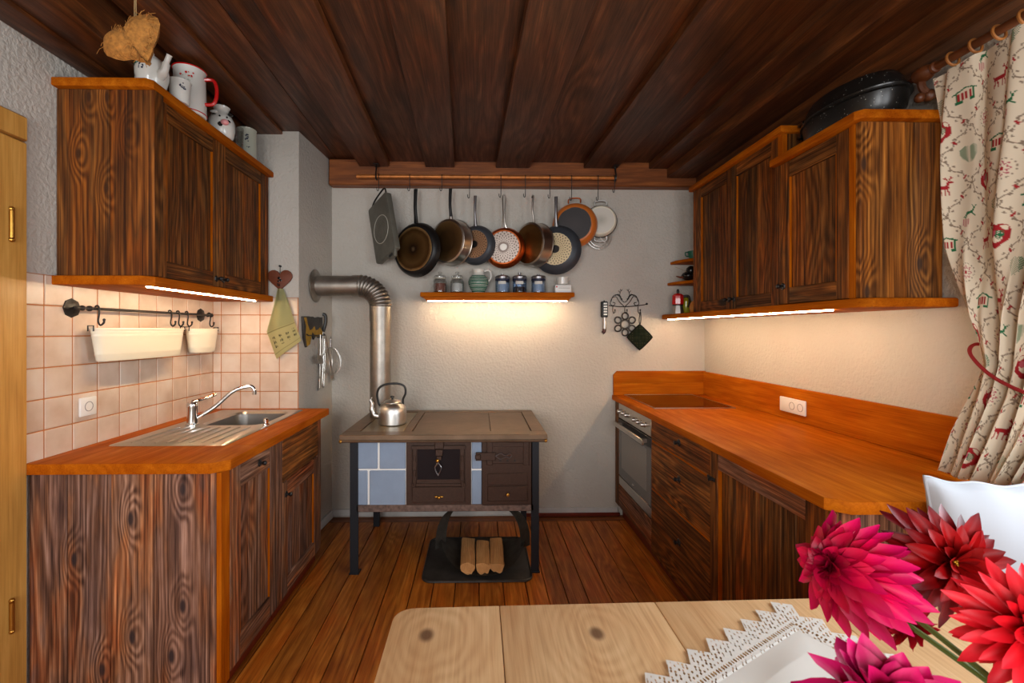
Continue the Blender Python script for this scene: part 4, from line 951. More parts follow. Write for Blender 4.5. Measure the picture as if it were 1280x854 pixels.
# ================================================================== PAN ROD
RY = 3.345; rz_ = at(600, 221.5, Y=RY).z
rx0, rx1 = at(446, 218, Y=RY).x, at(771, 228, Y=RY).x
pr = thing('pan_rod', 'copper-coloured pan rod below the dark ceiling beam', 'rod', ((rx0+rx1)/2, RY, rz_))
obj('rod', MB().tube([(rx0, RY, rz_), (rx1, RY, rz_)], .0145, 12), M['rod'], pr)
for px in (470.5, 769):
    x_ = at(px, 221, Y=RY).x
    obj('bracket', MB().tube(smooth_path([(x_, RY, 2.688), (x_, RY-.005, rz_+.05), (x_, RY-.018, rz_+.02), (x_, RY-.018, rz_-.012), (x_, RY, rz_-.024), (x_, RY+.016, rz_-.010)], 4), .006, 6).box((x_-.02, RY-.03, 2.684), (x_+.02, RY+.03, 2.6885)), M['iron'], pr)
def pan(name, label, px, py, R, h, rb, phi, side, base, hand=None, htop=None, hmat=None, hw=.011, hook_px=None, rim=None, loops=None, depth_y=RY-.01, roll=0, hshape='bar', cat='pan'):
    c_ = at(px, py, Y=depth_y)
    t = thing(name, label, cat, tuple(c_), (PI/2, 0, phi), group='pans on the rod')
    obj('pan_body', MB().lathe([(R-.003, -h/2+.001), (R, -h/2), (R*(rb+(1-rb)*.75), h*.05), (R*(rb+(1-rb)*.35), h*.36), (R*rb*1.02, h/2-.002), (R*rb, h/2), (0, h/2), ], 40, cap=False).lathe([(0, h/2-.004), (R*rb-.003, h/2-.004), (R*(rb+(1-rb)*.75)-.003, h*.05), (R-.003, -h/2+.001)], 40, cap=False), side, t, world=False)
    obj('base_disc', MB().lathe([(R*rb*.93, h/2-.001), (R*rb*.92, h/2+.002), (0, h/2+.002)], 40), base, t, world=False)
    if rim: obj('rim', MB().tube([(R*math.cos(2*PI*i/40), R*math.sin(2*PI*i/40), -h/2) for i in range(40)], .004, 6, closed=True), rim, t, world=False)
    if hand:
        zt2 = at(px, htop, Y=depth_y).z; L_ = zt2-c_.z; y0 = R*.9
        if hshape == 'bar':
            def hb(u, v): return None
            m = MB(); P_ = [(0, y0-.01, -h*.15), (0, y0+.03, -h*.1), (0, y0+(L_-y0)*.5, .004), (0, L_-.02, 0), (0, L_, -.002)]
            path = smooth_path(P_, 5); n_ = len(path); wid = [hw*(1.5-.7*min(1, i/(n_*.35))+(.25*max(0, (i/n_-.5)*2))) for i in range(n_)]
            for i in range(n_-1): pass
            rings = []
            for p_, w_ in zip(path, wid):
                ring = []
                for k in range(10):
                    a_ = 2*PI*k/10; ring.append(m.bm.verts.new((w_*math.cos(a_), p_.y, p_.z+min(w_, .0115)*math.sin(a_))))
                rings.append(ring)
            for A_, B_ in zip(rings, rings[1:]):
                for k in range(10): m.bm.faces.new((A_[k], A_[(k+1) % 10], B_[(k+1) % 10], B_[k]))
            m.bm.faces.new(rings[0][::-1]); m.bm.faces.new(rings[-1])
            ho = obj('handle', m, hand, t, world=False)
            obj('hanging_hole', MB().lathe([(.0055, -.009), (.0055, .009)], 10, Matrix.Translation((0, L_-.016, 0)) @ Matrix.Diagonal((1, 1.7, 1, 1))), M['iron'], ho, world=False)
            if hmat: obj('ferrule', MB().tube([(0, y0-.012, -h*.14), (0, y0+.035, -h*.08)], [hw*1.35, hw*1.1], 10), hmat, ho, world=False)
        else:   # bent wire loop handle (two stays meeting at the top)
            m = MB()
            for s_ in (-1, 1): m.tube(smooth_path([(s_*.022, y0, -h*.1), (s_*.009, y0+.035, .002), (s_*.006, y0+(L_-y0)*.45, .004), (s_*.011, L_-.04, 0), (s_*.007, L_-.008, 0), (0, L_, 0)], 4), .0052, 8)
            obj('handle', m, hand, t, world=False)
    if loops:
        for sgn in (1, -1):
            yy = R*.98
            obj('loop_handle', MB().tube(smooth_path([(-.045, sgn*yy, -h*.3), (-.042, sgn*(yy+.03), -h*.3), (0, sgn*(yy+.038), -h*.3), (.042, sgn*(yy+.03), -h*.3), (.045, sgn*yy, -h*.3)], 4), .0055, 8), loops, t, world=False)
    return t
mbase = {}
B1 = radial('scorched_brown_base', [(0, S(150, 120, 86)), (.12, S(60, 40, 26)), (.3, S(96, 66, 34)), (.6, S(120, 88, 48)), (.8, S(90, 60, 30)), (.92, S(190, 150, 96)), (1, S(110, 70, 34))], .178, .75, .38)
B2 = radial('bronze_tinted_base', [(0, S(110, 80, 46)), (.5, S(96, 70, 42)), (.85, S(130, 98, 60)), (1, S(150, 120, 84))], .15, .85, .3)
B3 = radial('perforated_bronze_base', [(0, S(24, 20, 20)), (.22, S(28, 22, 20)), (.3, S(150, 112, 82)), (.95, S(160, 122, 90)), (1, S(60, 50, 46))], .11, .7, .4, 26, 24)
B4 = radial('punched_silver_base', [(0, S(220, 214, 205)), (.18, S(215, 208, 200)), (.24, S(110, 92, 84)), (.4, S(196, 182, 172)), (.8, S(180, 164, 154)), (1, S(200, 190, 180))], .125, .75, .38, 22, 26)
B5 = radial('copper_brown_base', [(0, S(150, 104, 52)), (.5, S(128, 84, 40)), (1, S(110, 76, 40))], .16, .9, .28)
B6 = radial('perforated_cream_base', [(0, S(30, 26, 24)), (.22, S(34, 28, 26)), (.27, S(186, 166, 130)), (.95, S(190, 170, 136)), (1, S(80, 76, 70))], .125, .6, .42, 26, 24)
B7 = radial('sooty_black_base', [(0, S(56, 50, 50)), (.6, S(48, 43, 44)), (.94, S(46, 42, 42)), (1, S(190, 140, 90))], .13, .2, .55)
B8 = radial('bare_grey_base', [(0, S(170, 164, 152)), (.5, S(200, 194, 182)), (1, S(206, 200, 190))], .11, .3, .5)
# griddle (a rectangle seen from its underside, turned away)
c_ = at(478, 284, Y=RY-.02)
gd = thing('griddle', 'grey rectangular cast griddle hanging at the left end of the rod', 'pan', tuple(c_), (PI/2, -.30, -.86), group='pans on the rod')
obj('plate', MB().prism(rrect(-.145, .145, -.24, .215, .02, 4), 'Z', -.030, .014, .004), M['griddle'], gd, world=False)
obj('ring_mark', MB().tube([(.105*math.cos(2*PI*i/40), .105*math.sin(2*PI*i/40)-.02, .0145) for i in range(40)], .0028, 4, closed=True), flat('pale_ring', S(186, 184, 172), .5), gd, world=False)
for r_ in (.03, .05, .07): obj('ring_groove', MB().tube([(r_*math.cos(2*PI*i/28), r_*math.sin(2*PI*i/28)-.02, .0138) for i in range(28)], .0014, 4, closed=True), M['griddle'], gd, world=False)
obj('pouring_lip', MB().prism([(.0, -.24), (.05, -.285), (.115, -.285), (.135, -.23)], 'Z', -.012, .012, .004), M['griddle'], gd, world=False)
obj('lip_hole', MB().prism(rrect(.045, .10, -.27, -.25, .008, 3), 'Z', -.0125, .0128), M['iron'], gd, world=False)
obj('loop_handle', MB().tube(smooth_path([(-.10, .215, 0), (-.05, .245, .0), (.06, .262, 0), (.115, .258, 0), (.125, .215, 0)], 4), .006, 8), M['iron'], gd, world=False)
pans = [
 ('frying_pan', 'large black frying pan with a scorched brown base, second on the rod', 519.5, 312, .205, .055, .86, -.50, M['panblack'], B1, dict(hand=M['panblack'], htop=236.5, hw=.017)),
 ('saute_pan', 'deep stainless pan with bronze base and black handle, left of the grey perforated pan', 563, 302.5, .172, .085, .93, -.62, M['steel'], B2, dict(hand=M['blackp'], htop=236, hw=.014, hmat=M['steel'], rim=M['steel'])),
 ('frying_pan', 'smaller slate-grey frying pan with brown perforated base above the striped jug', 594, 306, .150, .05, .74, -.32, M['pangrey'], B3, dict(hand=M['handsteel'], htop=245, hw=.013)),
 ('frying_pan', 'copper-sided frying pan with punched silver base and steel wire handle', 630, 309.5, .155, .045, .82, -.22, M['copper'], B4, dict(hand=M['steel'], htop=244, hshape='wire')),
 ('saute_pan', 'deep steel pan turned almost edge-on with copper-brown base', 666, 306, .163, .095, .96, -.90, M['steel'], B5, dict(hand=M['steel'], htop=244, rim=M['steel'], hw=.009)),
 ('frying_pan', 'large slate-grey frying pan with cream perforated base, partly over the orange pan', 695, 312, .185, .055, .70, -.34, M['pangrey'], B6, dict(hand=M['handsteel'], htop=246, hw=.014, depth_y=RY-.03)),
 ('orange_pan', 'orange enamelled two-handled pan with black base', 718, 281, .170, .05, .80, -.26, flat('orange_enamel', S(196, 108, 44), .3, coat=.3), B7, dict(loops=M['copper'], depth_y=RY+.005)),
 ('white_pan', 'white two-handled pan with black rim, last pan on the rod', 751, 276, .122, .04, .86, -.15, M['cream'], B8, dict(loops=M['alu'], rim=M['blackg'], depth_y=RY+.06)),
]
tops = []
for nm, lb, px, py, R, h, rb, phi, sd, bs, kw in pans: pan(nm, lb, px, py, R, h, rb, phi, sd, bs, **kw)
# wire sieve behind the white pan
c_ = at(749, 296, Y=3.43)
sv = thing('wire_sieve', 'small wire lid hanging behind and below the white pan', 'sieve', tuple(c_), (PI/2, 0, 0))
m = MB()
for r_ in (.095, .075): m.tube([(r_*math.cos(2*PI*i/30), r_*math.sin(2*PI*i/30), 0) for i in range(30)], .0025, 5, closed=True)
for k in range(4): a_ = PI*k/4; m.tube([(.095*math.cos(a_), .095*math.sin(a_), 0), (-.095*math.cos(a_), -.095*math.sin(a_), 0)], .0015, 4)
obj('wire', m, M['alu'], sv, world=False)
# S hooks: from the rod to what hangs on each
hk_ = [(474, 238, 'first black hook on the rod, holding the grey griddle'), (512.5, 238, 'black hook on the rod holding the large black frying pan'), (552.5, 238, 'black hook on the rod holding the black-handled steel pan'), (587, 247, 'black hook on the rod holding the smaller grey pan'), (626, 246, 'black hook on the rod holding the copper-sided pan'), (656.5, 246, 'black hook on the rod holding the edge-on steel pan'), (687, 247, 'black hook on the rod holding the large grey pan'), (714, 250, 'black hook on the rod holding the orange pan'), (747, 250, 'black hook on the rod holding the white pan'), (767.5, 240, 'empty black hook at the right end of the rod')]
for i, (px, yb, lb) in enumerate(hk_):
    x_ = at(px, 221, Y=RY).x; zb_ = at(px, yb, Y=RY).z-.008
    pts = smooth_path([(x_, RY+.016, rz_-.012), (x_, RY+.019, rz_+.008), (x_, RY, rz_+.018), (x_, RY-.018, rz_+.006), (x_, RY-.016, rz_-.03), (x_, RY-.012, zb_+.03), (x_-.002, RY-.012, zb_+.006), (x_-.008, RY-.014, zb_), (x_-.014, RY-.016, zb_+.010), (x_-.014, RY-.016, zb_+.026)], 4)
    tag(obj('pan_hook', MB().tube(pts, .0028, 6), M['iron'], loc=(x_, RY, rz_)), lb, 'hook', 'hooks on the pan rod')

# ================================================================== LIT SHELF AND WHAT STANDS ON IT
FY = 3.275; sa, sb_ = at(525, 364, Y=FY), at(718.5, 366, Y=FY)
SZ = (sa.z+sb_.z)/2-.002
sh = thing('wall_shelf', 'reddish wood wall shelf with a light strip below, under the pans', 'shelf', ((sa.x+sb_.x)/2, 3.37, SZ))
obj('board', MB().box((sa.x, FY, SZ-.034), (sb_.x, YB-.001, SZ), .006, 2), M['oilX'], sh)
obj('light_board', MB().prism([(sa.x+.045, SZ-.0605), (sb_.x-.045, SZ-.0605), (sb_.x-.02, SZ-.035), (sa.x+.02, SZ-.035)], 'Y', FY+.012, YB-.001), M['oilX'], sh)
obj('light_strip', MB().box((sa.x+.055, FY+.020, SZ-.067), (sb_.x-.055, FY+.030, SZ-.061)), M['led'], sh, label='lit warm strip light under the shelf')
def on_shelf(px, Y=3.37): return Vector((at(px, 350, Y=Y).x, Y, SZ+.001))
def lidjar(name, label, px, fill):
    p_ = on_shelf(px); t = thing(name, label, 'jar', tuple(p_))
    obj('jar', MB().lathe([(.046, 0), (.052, .006), (.053, .085), (.046, .10), (.038, .108), (.036, .106), (.043, .097), (.049, .083), (.048, .008), (0, .007)], 24), M['glass'], t, world=False)
    obj('contents', MB().lathe([(.044, .009), (.047, .012), (.0475, .070), (0, .076)], 20), fill, t, world=False)
    obj('lid', MB().lathe([(.030, .104), (.036, .110), (.046, .112), (.047, .122), (.040, .132), (.014, .138), (.010, .144), (.016, .150), (.016, .158), (.008, .162), (0, .162)], 24), M['glass'], t, world=False)
    obj('seal_ring', MB().tube([(.041*math.cos(2*PI*i/24), .041*math.sin(2*PI*i/24), .110) for i in range(24)], .003, 5, closed=True), M['cream'], t, world=False)
lidjar('spice_jar', 'glass lidded jar of reddish powder at the left end of the shelf', 550, M['spice'])
lidjar('salt_jar', 'glass lidded jar of white grains beside the striped jug', 571.5, M['salt'])
p_ = on_shelf(598); gj2 = thing('striped_jug', 'round white jug with dark green stripes on the lit shelf', 'jug', tuple(p_))
GP = [(.040, 0), (.044, .004), (.060, .030), (.074, .065), (.076, .088), (.068, .112), (.052, .132), (.042, .146), (.042, .162), (.048, .178)]
def gprof(z):
    for (r0, z0), (r1, z1) in zip(GP, GP[1:]):
        if z <= z1+1e-6: return r0+(r1-r0)*(z-z0)/(z1-z0)
    return GP[-1][0]
obj('body', MB().lathe(GP+[(.044, .178), (.038, .160), (.04, .14)], 32), M['porc'], gj2, world=False, ang=70)
st_z = [.012, .026, .038, .050, .064, .076, .088, .100, .113, .127]
for i, z_ in enumerate(st_z):
    w2 = .0040 if i % 2 else .0056
    obj('green_stripe', MB().lathe([(gprof(z_-w2)+.0008, z_-w2), (gprof(z_)+.0012, z_), (gprof(z_+w2)+.0008, z_+w2)], 32, cap=False), M['green'], gj2, world=False)
handle(gj2, [(.044, 0, .165), (.075, 0, .172), (.094, 0, .15), (.092, 0, .11), (.072, 0, .085)], .007, M['porc'])
for px, lb, hz, fill, lift in ((628, 'glass canister with grey lid beside the striped jug', .155, M['salt'], 0), (649.5, 'glass canister of dark beans with a taller grey lid', .155, M['coffee'], .012), (673, 'glass canister with grey lid at the right of the three', .155, M['salt'], 0)):
    p_ = on_shelf(px); t = thing('canister', lb, 'canister', tuple(p_), group='glass canisters on the lit shelf')
    bl = M['blueglass']
    obj('glass', MB().lathe([(.05, 0), (.054, .004), (.054, .100), (.050, .108), (.049, .106), (.051, .098), (.051, .006), (0, .006)], 24), bl, t, world=False)
    obj('contents', MB().lathe([(.049, .008), (.050, .010), (.050, .045 if fill is M['coffee'] else .075), (0, .05 if fill is M['coffee'] else .08)], 20), fill, t, world=False)
    obj('collar', MB().lathe([(.0545, .092), (.0545, .106), (.052, .108)], 24, cap=False), M['navy'], t, world=False)
    obj('lid', MB().lathe([(.053, .106), (.055, .108), (.055, .122), (.048, .130), (.02, .134), (.012, .138), (.012, .144+lift), (0, .146+lift)], 24), M['handsteel'], t, world=False)
    m = MB()
    for k in range(7):
        a0, a1 = -PI/2-.55+1.1*k/7-.1, -PI/2-.55+1.1*(k+1)/7-.1
        vs = [m.bm.verts.new((.0548*math.cos(a_), .0548*math.sin(a_), z_)) for a_, z_ in ((a0, .064), (a1, .064), (a1, .086), (a0, .086))]; m.bm.faces.new(vs)
    obj('label_plate', m, flat('pale_label', S(206, 206, 200), .5), t, world=False)
p_ = on_shelf(703); mx = thing('kitchen_scale', 'white box with a small cup on top at the right shelf end', 'appliance', tuple(p_))
obj('box', MB().box((-.062, -.04, 0), (.062, .05, .062), .008, 2), M['white'], mx, world=False)
obj('cup', MB().lathe([(.03, .063), (.04, .068), (.046, .118), (.043, .118), (.03, .07)], 20), M['porc'], mx, world=False)
obj('red_mark', MB().lathe([(.006, 0), (.006, .001), (0, .001)], 12, Matrix.Translation((-.05, -.0402, .045)) @ Matrix.Rotation(PI/2, 4, 'X')), M['red'], mx, world=False)
obj('slot', MB().box((-.035, -.0412, .034), (.05, -.0402, .037)), flat('grey_slot', S(150, 148, 146), .5), mx, world=False)

# ================================================================== RIGHT END OF THE BACK WALL
WY = YB-.004
def wp(px, py, out=.01): p_ = at(px, py, Y=YB-out); return p_
c_ = wp(755, 397)
gr = thing('hand_tool', 'hand tool with slotted black head and grey handle hanging left of the deer rack', 'utensil', tuple(c_))
s_ = .00624
obj('head', MB().box((-.028, -.02, .0), (.026, .0, .125), .006), M['blackp'], gr, world=False)
for k in range(5): obj('metal_slot', MB().box((-.008, -.0215, .018+k*.021), (.019, -.0195, .030+k*.021)), M['steel'], gr, world=False)
obj('handle', MB().tube([(0, -.010, .002), (.002, -.010, -.06), (.0, -.010, -.09)], [.013, .015, .014], 10), M['handsteel'], gr, world=False)
obj('tip', MB().tube(smooth_path([(0, -.010, -.088), (-.002, -.010, -.108), (-.014, -.010, -.122)], 3), .014, 10), flat('dark_red_tip', S(60, 24, 20), .4), gr, world=False)
obj('nail', MB().tube([(0, .009, .13), (0, -.012, .13)], .004, 6), M['iron'], gr, world=False)
# deer rack, wire
c_ = wp(785, 381); o_ = Vector((c_.x, YB-.014, c_.z))
dk = thing('deer_hook_rack', 'dark wire hook rack with two deer heads and scrolls on the back wall', 'hook rack', tuple(o_))
def pl(L): return [(at(a_, b_, Y=o_.y).x-o_.x, 0, at(a_, b_, Y=o_.y).z-o_.z) for a_, b_ in L]
obj('bar', MB().tube(smooth_path(pl([(761, 382), (775, 383.5), (790, 383), (806, 381), (809, 379.5)]), 4), .0035, 6).ball(pl([(808.5, 380)])[0], .009, 8), M['iron'], dk, world=False)
for s_ in (0, 1):
    f = (lambda a_: a_) if s_ == 0 else (lambda a_: 2*780.8-a_)
    def ln(L): return smooth_path(pl([(f(a_), b_) for a_, b_ in L]), 4)
    m = MB()
    m.tube(ln([(780, 383), (774, 377), (770, 371), (765, 373), (763, 380), (767, 382), (769, 379), (766, 378)]), .0028, 5)
    m.tube(ln([(764, 377), (766, 371), (770, 368.5), (774, 370), (777, 375), (780.5, 378)]), .0028, 5)
    obj('scroll', m, M['iron'], dk, world=False)
    m = MB()
    m.tube(ln([(769, 369.5), (772, 368.5), (775, 370.5), (776.5, 374)]), [.004]*4+[.006]*4+[.005]*4+[.004], 6)
    m.ball(pl([(f(777), 374)])[0], .007, 6, (1.2, .6, .8))
    obj('deer_head', m, M['iron'], dk, world=False)
    m = MB()
    m.tube(ln([(774.5, 370), (775.5, 365), (778, 362)]), .0022, 5).tube(ln([(775.3, 366), (773, 363.5)]), .002, 5).tube(ln([(776.5, 364), (775.3, 361.3)]), .002, 5)
    obj('antler', m, M['iron'], dk, world=False)
for px in (766, 781, 797.5):
    P_ = pl([(px, 383), (px, 389)]); x_ = P_[0][0]
    obj('hook', MB().tube(smooth_path([(x_, 0, P_[0][2]), (x_, 0, P_[1][2]), (x_+.004, -.012, P_[1][2]-.018), (x_+.010, -.022, P_[1][2]-.006), (x_+.010, -.022, P_[1][2]+.006)], 4), .0028, 6).ball((x_+.010, -.022, P_[1][2]+.008), .006, 6), M['iron'], dk, world=False)
c_ = wp(781, 405.5); tv = thing('flower_trivet', 'dark cast flower-shaped trivet behind the green pot holder', 'trivet', (c_.x, YB-.016, c_.z))
m = MB()
m.tube([(.034*math.cos(2*PI*i/24), 0, .034*math.sin(2*PI*i/24)) for i in range(24)], .0065, 6, closed=True)
for k in range(6):
    a_ = PI/2+PI/3*k; cx, cz = .064*math.cos(a_), .064*math.sin(a_)
    m.tube([(cx+(.026*math.cos(b)*math.cos(a_)-.024*math.sin(b)*math.sin(a_)), 0, cz+(.026*math.cos(b)*math.sin(a_)+.024*math.sin(b)*math.cos(a_))) for b in [2*PI*i/16 for i in range(16)]], .0062, 6, closed=True)
obj('casting', m, M['matb'], tv, world=False)
c_ = wp(798, 421.5); ph_ = thing('pot_holder', 'quilted dark green pot holder hung by a corner on the deer rack', 'pot holder', (c_.x, YB-.036, c_.z))
def ph(u, v):
    x_, z_ = (u-.5)*2, (v-.5)*2; r_ = max(abs(x_), abs(z_)); e_ = 1-.06*(abs(x_)*abs(z_))**3
    a_ = .078; bulge = .006*(1-r_**4)*(1+.35*math.sin(x_*9)*math.sin(z_*9))
    X_, Z_ = x_*a_*e_, z_*a_*e_; return ((X_-Z_)*.7071, -bulge-.003, (X_+Z_)*.7071)
def ph2(u, v): p_ = ph(u, v); return (p_[0], .003, p_[2])
def phc(u, v):
    x_, z_ = (u-.5)*2, (v-.5)*2
    if max(abs(x_), abs(z_)) > .88: return S(24, 20, 20)
    q_ = (math.sin(u*37)*math.sin(v*37)); return S(120, 116, 92) if q_ > .93 else S(30, 40, 28) if (int(u*9)+int(v*9)) % 2 else S(38, 46, 30)
obj('quilted_pad', MB().grid(ph, 48, 48, phc, thick=.006), M['cloth'], ph_, world=False, ang=70)
obj('hanging_loop', MB().tube(smooth_path([(.0, -.004, .10), (-.006, -.006, .135), (.004, -.006, .20), (.008, -.006, .135), (.003, -.004, .10)], 4), .0035, 6), M['iron'], ph_, world=False)
# ================================================================== RIGHT SIDE: BASE UNITS
XW = 1.06; RT = .945; RB = .904
def rbox(m, y0, y1, z0, z1, d0=0, d1=.022, bev=.002): return m.box((XW+d0, y0, z0), (XW+d1, y1, z1), bev)
def rknob(par, y, z, s_=1.0): return obj('knob', MB().lathe([(.020*s_, 0), (.017*s_, .004), (.006, .005), (.005, .012), (.011*s_, .018), (.011*s_, .026), (0, .030)], 8, Matrix.Translation((XW, y, z)) @ Matrix.Rotation(-PI/2, 4, 'Y')), M['iron'], par)
def open_carcass(par, y0, y1, z0, key='warmZ'):
    return obj('carcass', MB().box((XW+.024, y0, z0), (XR-.004, y0+.018, RB)).box((XW+.024, y1-.018, z0), (XR-.004, y1, RB)).box((XW+.024, y0+.018, z0), (XR-.004, y1-.018, z0+.018)).box((XW+.024, y0+.018, RB-.03), (XW+.05, y1-.018, RB-.006)), M[key], par)
ov = thing('oven', 'built-in steel oven with grey glass door and six knobs below the hob', 'oven', (1.40, 3.04, .12))
Y0, Y1 = 2.722, 3.358
obj('housing', MB().box((XW+.026, Y0+.004, .285), (1.60, Y1-.004, RB-.012)), M['castiron'], ov)
fa = obj('control_panel', rbox(MB(), Y0+.002, Y1-.002, .792, RB-.002, 0, .025, .003), M['steel'], ov)
for py in (3.29, 3.215, 3.14, 2.985, 2.905, 2.825):
    obj('control_knob', MB().lathe([(.019, 0), (.018, .006), (.015, .008), (.014, .028), (.012, .031), (0, .031)], 16, Matrix.Translation((XW, py, .848)) @ Matrix.Rotation(-PI/2, 4, 'Y')), M['steel'], ov)
do = obj('oven_door', rbox(MB(), Y0+.002, Y1-.002, .358, .782, 0, .024, .004), M['ovenglass'], ov)
obj('door_window', MB().box((XW-.0012, Y0+.075, .43), (XW+.001, Y1-.07, .70), .0005), flat('lighter_oven_window', S(120, 117, 114), .12, spec=.7), do)
obj('door_bar', rbox(MB(), Y0+.0025, Y1-.0025, .722, .783, -.003, .0, .001), M['blackp'], do)
obj('door_handle', MB().box((XW-.048, Y0+.02, .735), (XW-.034, Y1-.02, .770), .004).box((XW-.034, Y0+.06, .742), (XW-.002, Y0+.09, .764)).box((XW-.034, Y1-.09, .742), (XW-.002, Y1-.06, .764)), M['steel'], do)
obj('badge', MB().box((XW-.0018, 3.02, .385), (XW, 3.055, .392)), M['chrome'], do)
obj('lower_trim', rbox(MB(), Y0+.002, Y1-.002, .288, .352, .002, .024, .002), M['steel'], ov)
oc = thing('base_cabinet', 'brown weathered plank housing with low drawer around the oven', 'cabinet', (1.40, 3.05, .1))
obj('side_panel', MB().box((XW, Y1+.001, .115), (XR-.004, YB-.035, RB), .003), M['warmZ'], oc)
d_ = obj('drawer', rbox(MB(), Y0+.002, Y1-.002, .118, .280, 0, .024, .003), M['greyY'], oc)
obj('carcass', MB().box((XW+.03, Y0+.001, .118), (XR-.004, Y1, .275)), M['warmY'], oc)
obj('plinth', MB().box((XW+.055, Y0, .003), (XR-.004, YB-.04, .114)), M['trimred'], oc)
dc = thing('base_cabinet', 'brown weathered chest of three wide plank drawers beside the oven', 'cabinet', (1.40, 2.37, .1))
open_carcass(dc, 2.024, 2.719, .085)
for i, (z0, z1) in enumerate(((.778, .902), (.484, .768), (.085, .474))):
    dr_ = obj('drawer', rbox(MB(), 2.024, 2.719, z0, z1, 0, .023, .003), M['warmY'], dc)
    rknob(dr_, 2.34, z0+(z1-z0)*.62)
    if i: obj('edge_strip', rbox(MB(), 2.024, 2.719, z1+.0005, z1+.008, .002, .022, .001), M['oilY'], dr_, label='thin orange strip along the upper edge')
obj('plinth', MB().box((XW+.055, 2.024, .003), (XR-.004, 2.72, .084)), M['trimred'], dc)
pc = thing('base_cabinet', 'brown weathered base cabinet with plank field, nearest the table on the right', 'cabinet', (1.40, 1.66, .1))
open_carcass(pc, 1.36, 2.020, .085)
obj('frame_post', rbox(MB(), 1.957, 2.021, .07, RB-.001, -.002, .023, .002), M['warmZ'], pc)
obj('latch', MB().box((XW-.008, 1.975, .770), (XW-.002, 2.035, .786), .001).lathe([(.007, 0), (.006, .016), (.009, .02), (0, .024)], 8, Matrix.Translation((XW-.005, 1.99, .778)) @ Matrix.Rotation(-PI/2, 4, 'Y')), M['iron'], pc)
obj('edge_strip', rbox(MB(), 1.950, 1.9565, .08, .83, .001, .023, .001), M['oilZ'], pc, label='orange strip beside the door')
obj('door_rail', rbox(MB(), 1.428, 1.9555, .832, RB-.002, 0, .023, .002), M['greyY'], pc)
yy = 1.949; q = random.Random(2)
for w_ in (.105, .10, .062, .12, .075, .058):
    obj('plank', rbox(MB(), max(1.429, yy-w_+.001), yy-.0005, .085, .831, .012+q.uniform(0, .002), .024, .002), M['warmZ'], pc); yy -= w_
obj('frame_post', rbox(MB(), 1.345, 1.427, .07, RB-.001, -.001, .023, .002), M['warmZ'], pc)
for xa, xb in ((XW+.026, 1.28), (1.281, 1.53), (1.531, XR-.004)):
    obj('end_plank', MB().box((xa, 1.318, .02), (xb, 1.342, RB-.001), .002), M['greyZ'], pc)
obj('corner_post', MB().box((XW-.001, 1.318, .02), (XW+.0255, 1.344, RB-.001), .002), M['warmZ'], pc)
obj('plinth', MB().box((XW+.055, 1.345, .003), (XR-.004, 2.02, .084)), M['trimred'], pc)
# worktop, splashbacks, hob
w2 = thing('worktop', 'long orange oiled wood worktop with clipped corner on the right', 'worktop', (1.41, 2.4, RB))
obj('board', MB().prism([(1.045, 3.476), (1.045, 1.330), (1.098, 1.288), (XR-.002, 1.288), (XR-.002, 3.476)], 'Z', RB+.001, RT, .006), M['oilY'], w2)
sp = thing('splashback', 'orange wood splashback of two boards on the back wall behind the hob', 'splashback', (1.41, YB-.012, RT))
zt1, zt0 = 1.132, RT+.001; mz = (zt1+zt0)/2
obj('board', MB().box((1.052, YB-.022, zt0), (XR-.003, YB-.002, mz), .001), M['oilX'], sp)
obj('board', MB().prism([(1.052, mz+.0004), (XR-.003, mz+.0004), (XR-.003, zt1), (1.080, zt1), (1.052, zt1-.030)], 'Y', YB-.022, YB-.002, .001), M['oilX'], sp)
sp2 = thing('splashback', 'long orange wood splashback along the right wall carrying the triple socket', 'splashback', (XR-.012, 2.4, RT))
obj('board', MB().box((XR-.022, 1.292, zt0), (XR-.002, YB-.023, 1.128), .002), M['oilY'], sp2)
hb = thing('hob', 'black glass induction hob with steel edge set on the worktop', 'hob', (1.395, 3.13, RT))
obj('glass', MB().box((1.135, 2.853, RT+.0005), (1.655, 3.44, RT+.005), .001), M['blackglass'], hb)
obj('frame', MB().box((1.130, 2.845, RT+.0003), (1.660, 2.852, RT+.006)).box((1.130, 3.441, RT+.0003), (1.660, 3.446, RT+.006)).box((1.129, 2.852, RT+.0003), (1.1345, 3.441, RT+.006)).box((1.6555, 2.852, RT+.0003), (1.661, 3.441, RT+.006)), M['steel'], hb)
p_ = at(991.5, 507.5, X=XR-.024)
socket('wall_socket', 'white triple socket plate on the orange wooden splashback', 2.45, Matrix.Translation((XR-.0222, p_.y, p_.z)) @ Matrix.Rotation(-PI/2, 4, 'Z'), [.002, .066])

# ================================================================== RIGHT SIDE: WALL UNITS
zb = 1.573
fu = thing('wall_cabinet', 'brown weathered wall cabinet with two doors, farther one on the right wall', 'cabinet', (1.64, 2.64, 1.57))
FX, fz = 1.51, 2.428
obj('carcass', MB().box((FX+.024, 2.185, zb), (XR-.002, 2.205, fz)).box((FX+.024, 3.09, zb), (XR-.002, 3.11, fz)).box((XR-.012, 2.205, zb), (XR-.002, 3.09, fz)), M['warmZ'], fu)
obj('frame_post', MB().box((FX, 3.055, zb), (FX+.024, 3.11, fz), .002), M['warmZ'], fu)
obj('edge_strip', MB().box((FX+.0245, 3.111, zb), (FX+.05, 3.116, fz), .001), M['oilZ'], fu, label='orange edge of the far side panel')
obj('frame_post', MB().box((FX, 2.185, zb), (FX+.024, 2.222, fz), .002), M['oilZ'], fu)
panel_door(fu, FX, -1, 2.640, 3.053, zb+.003, fz-.003, 'warm', fr=.05, rail=.07, knob=(2.665, 1.635), nplank=3, seed=21)
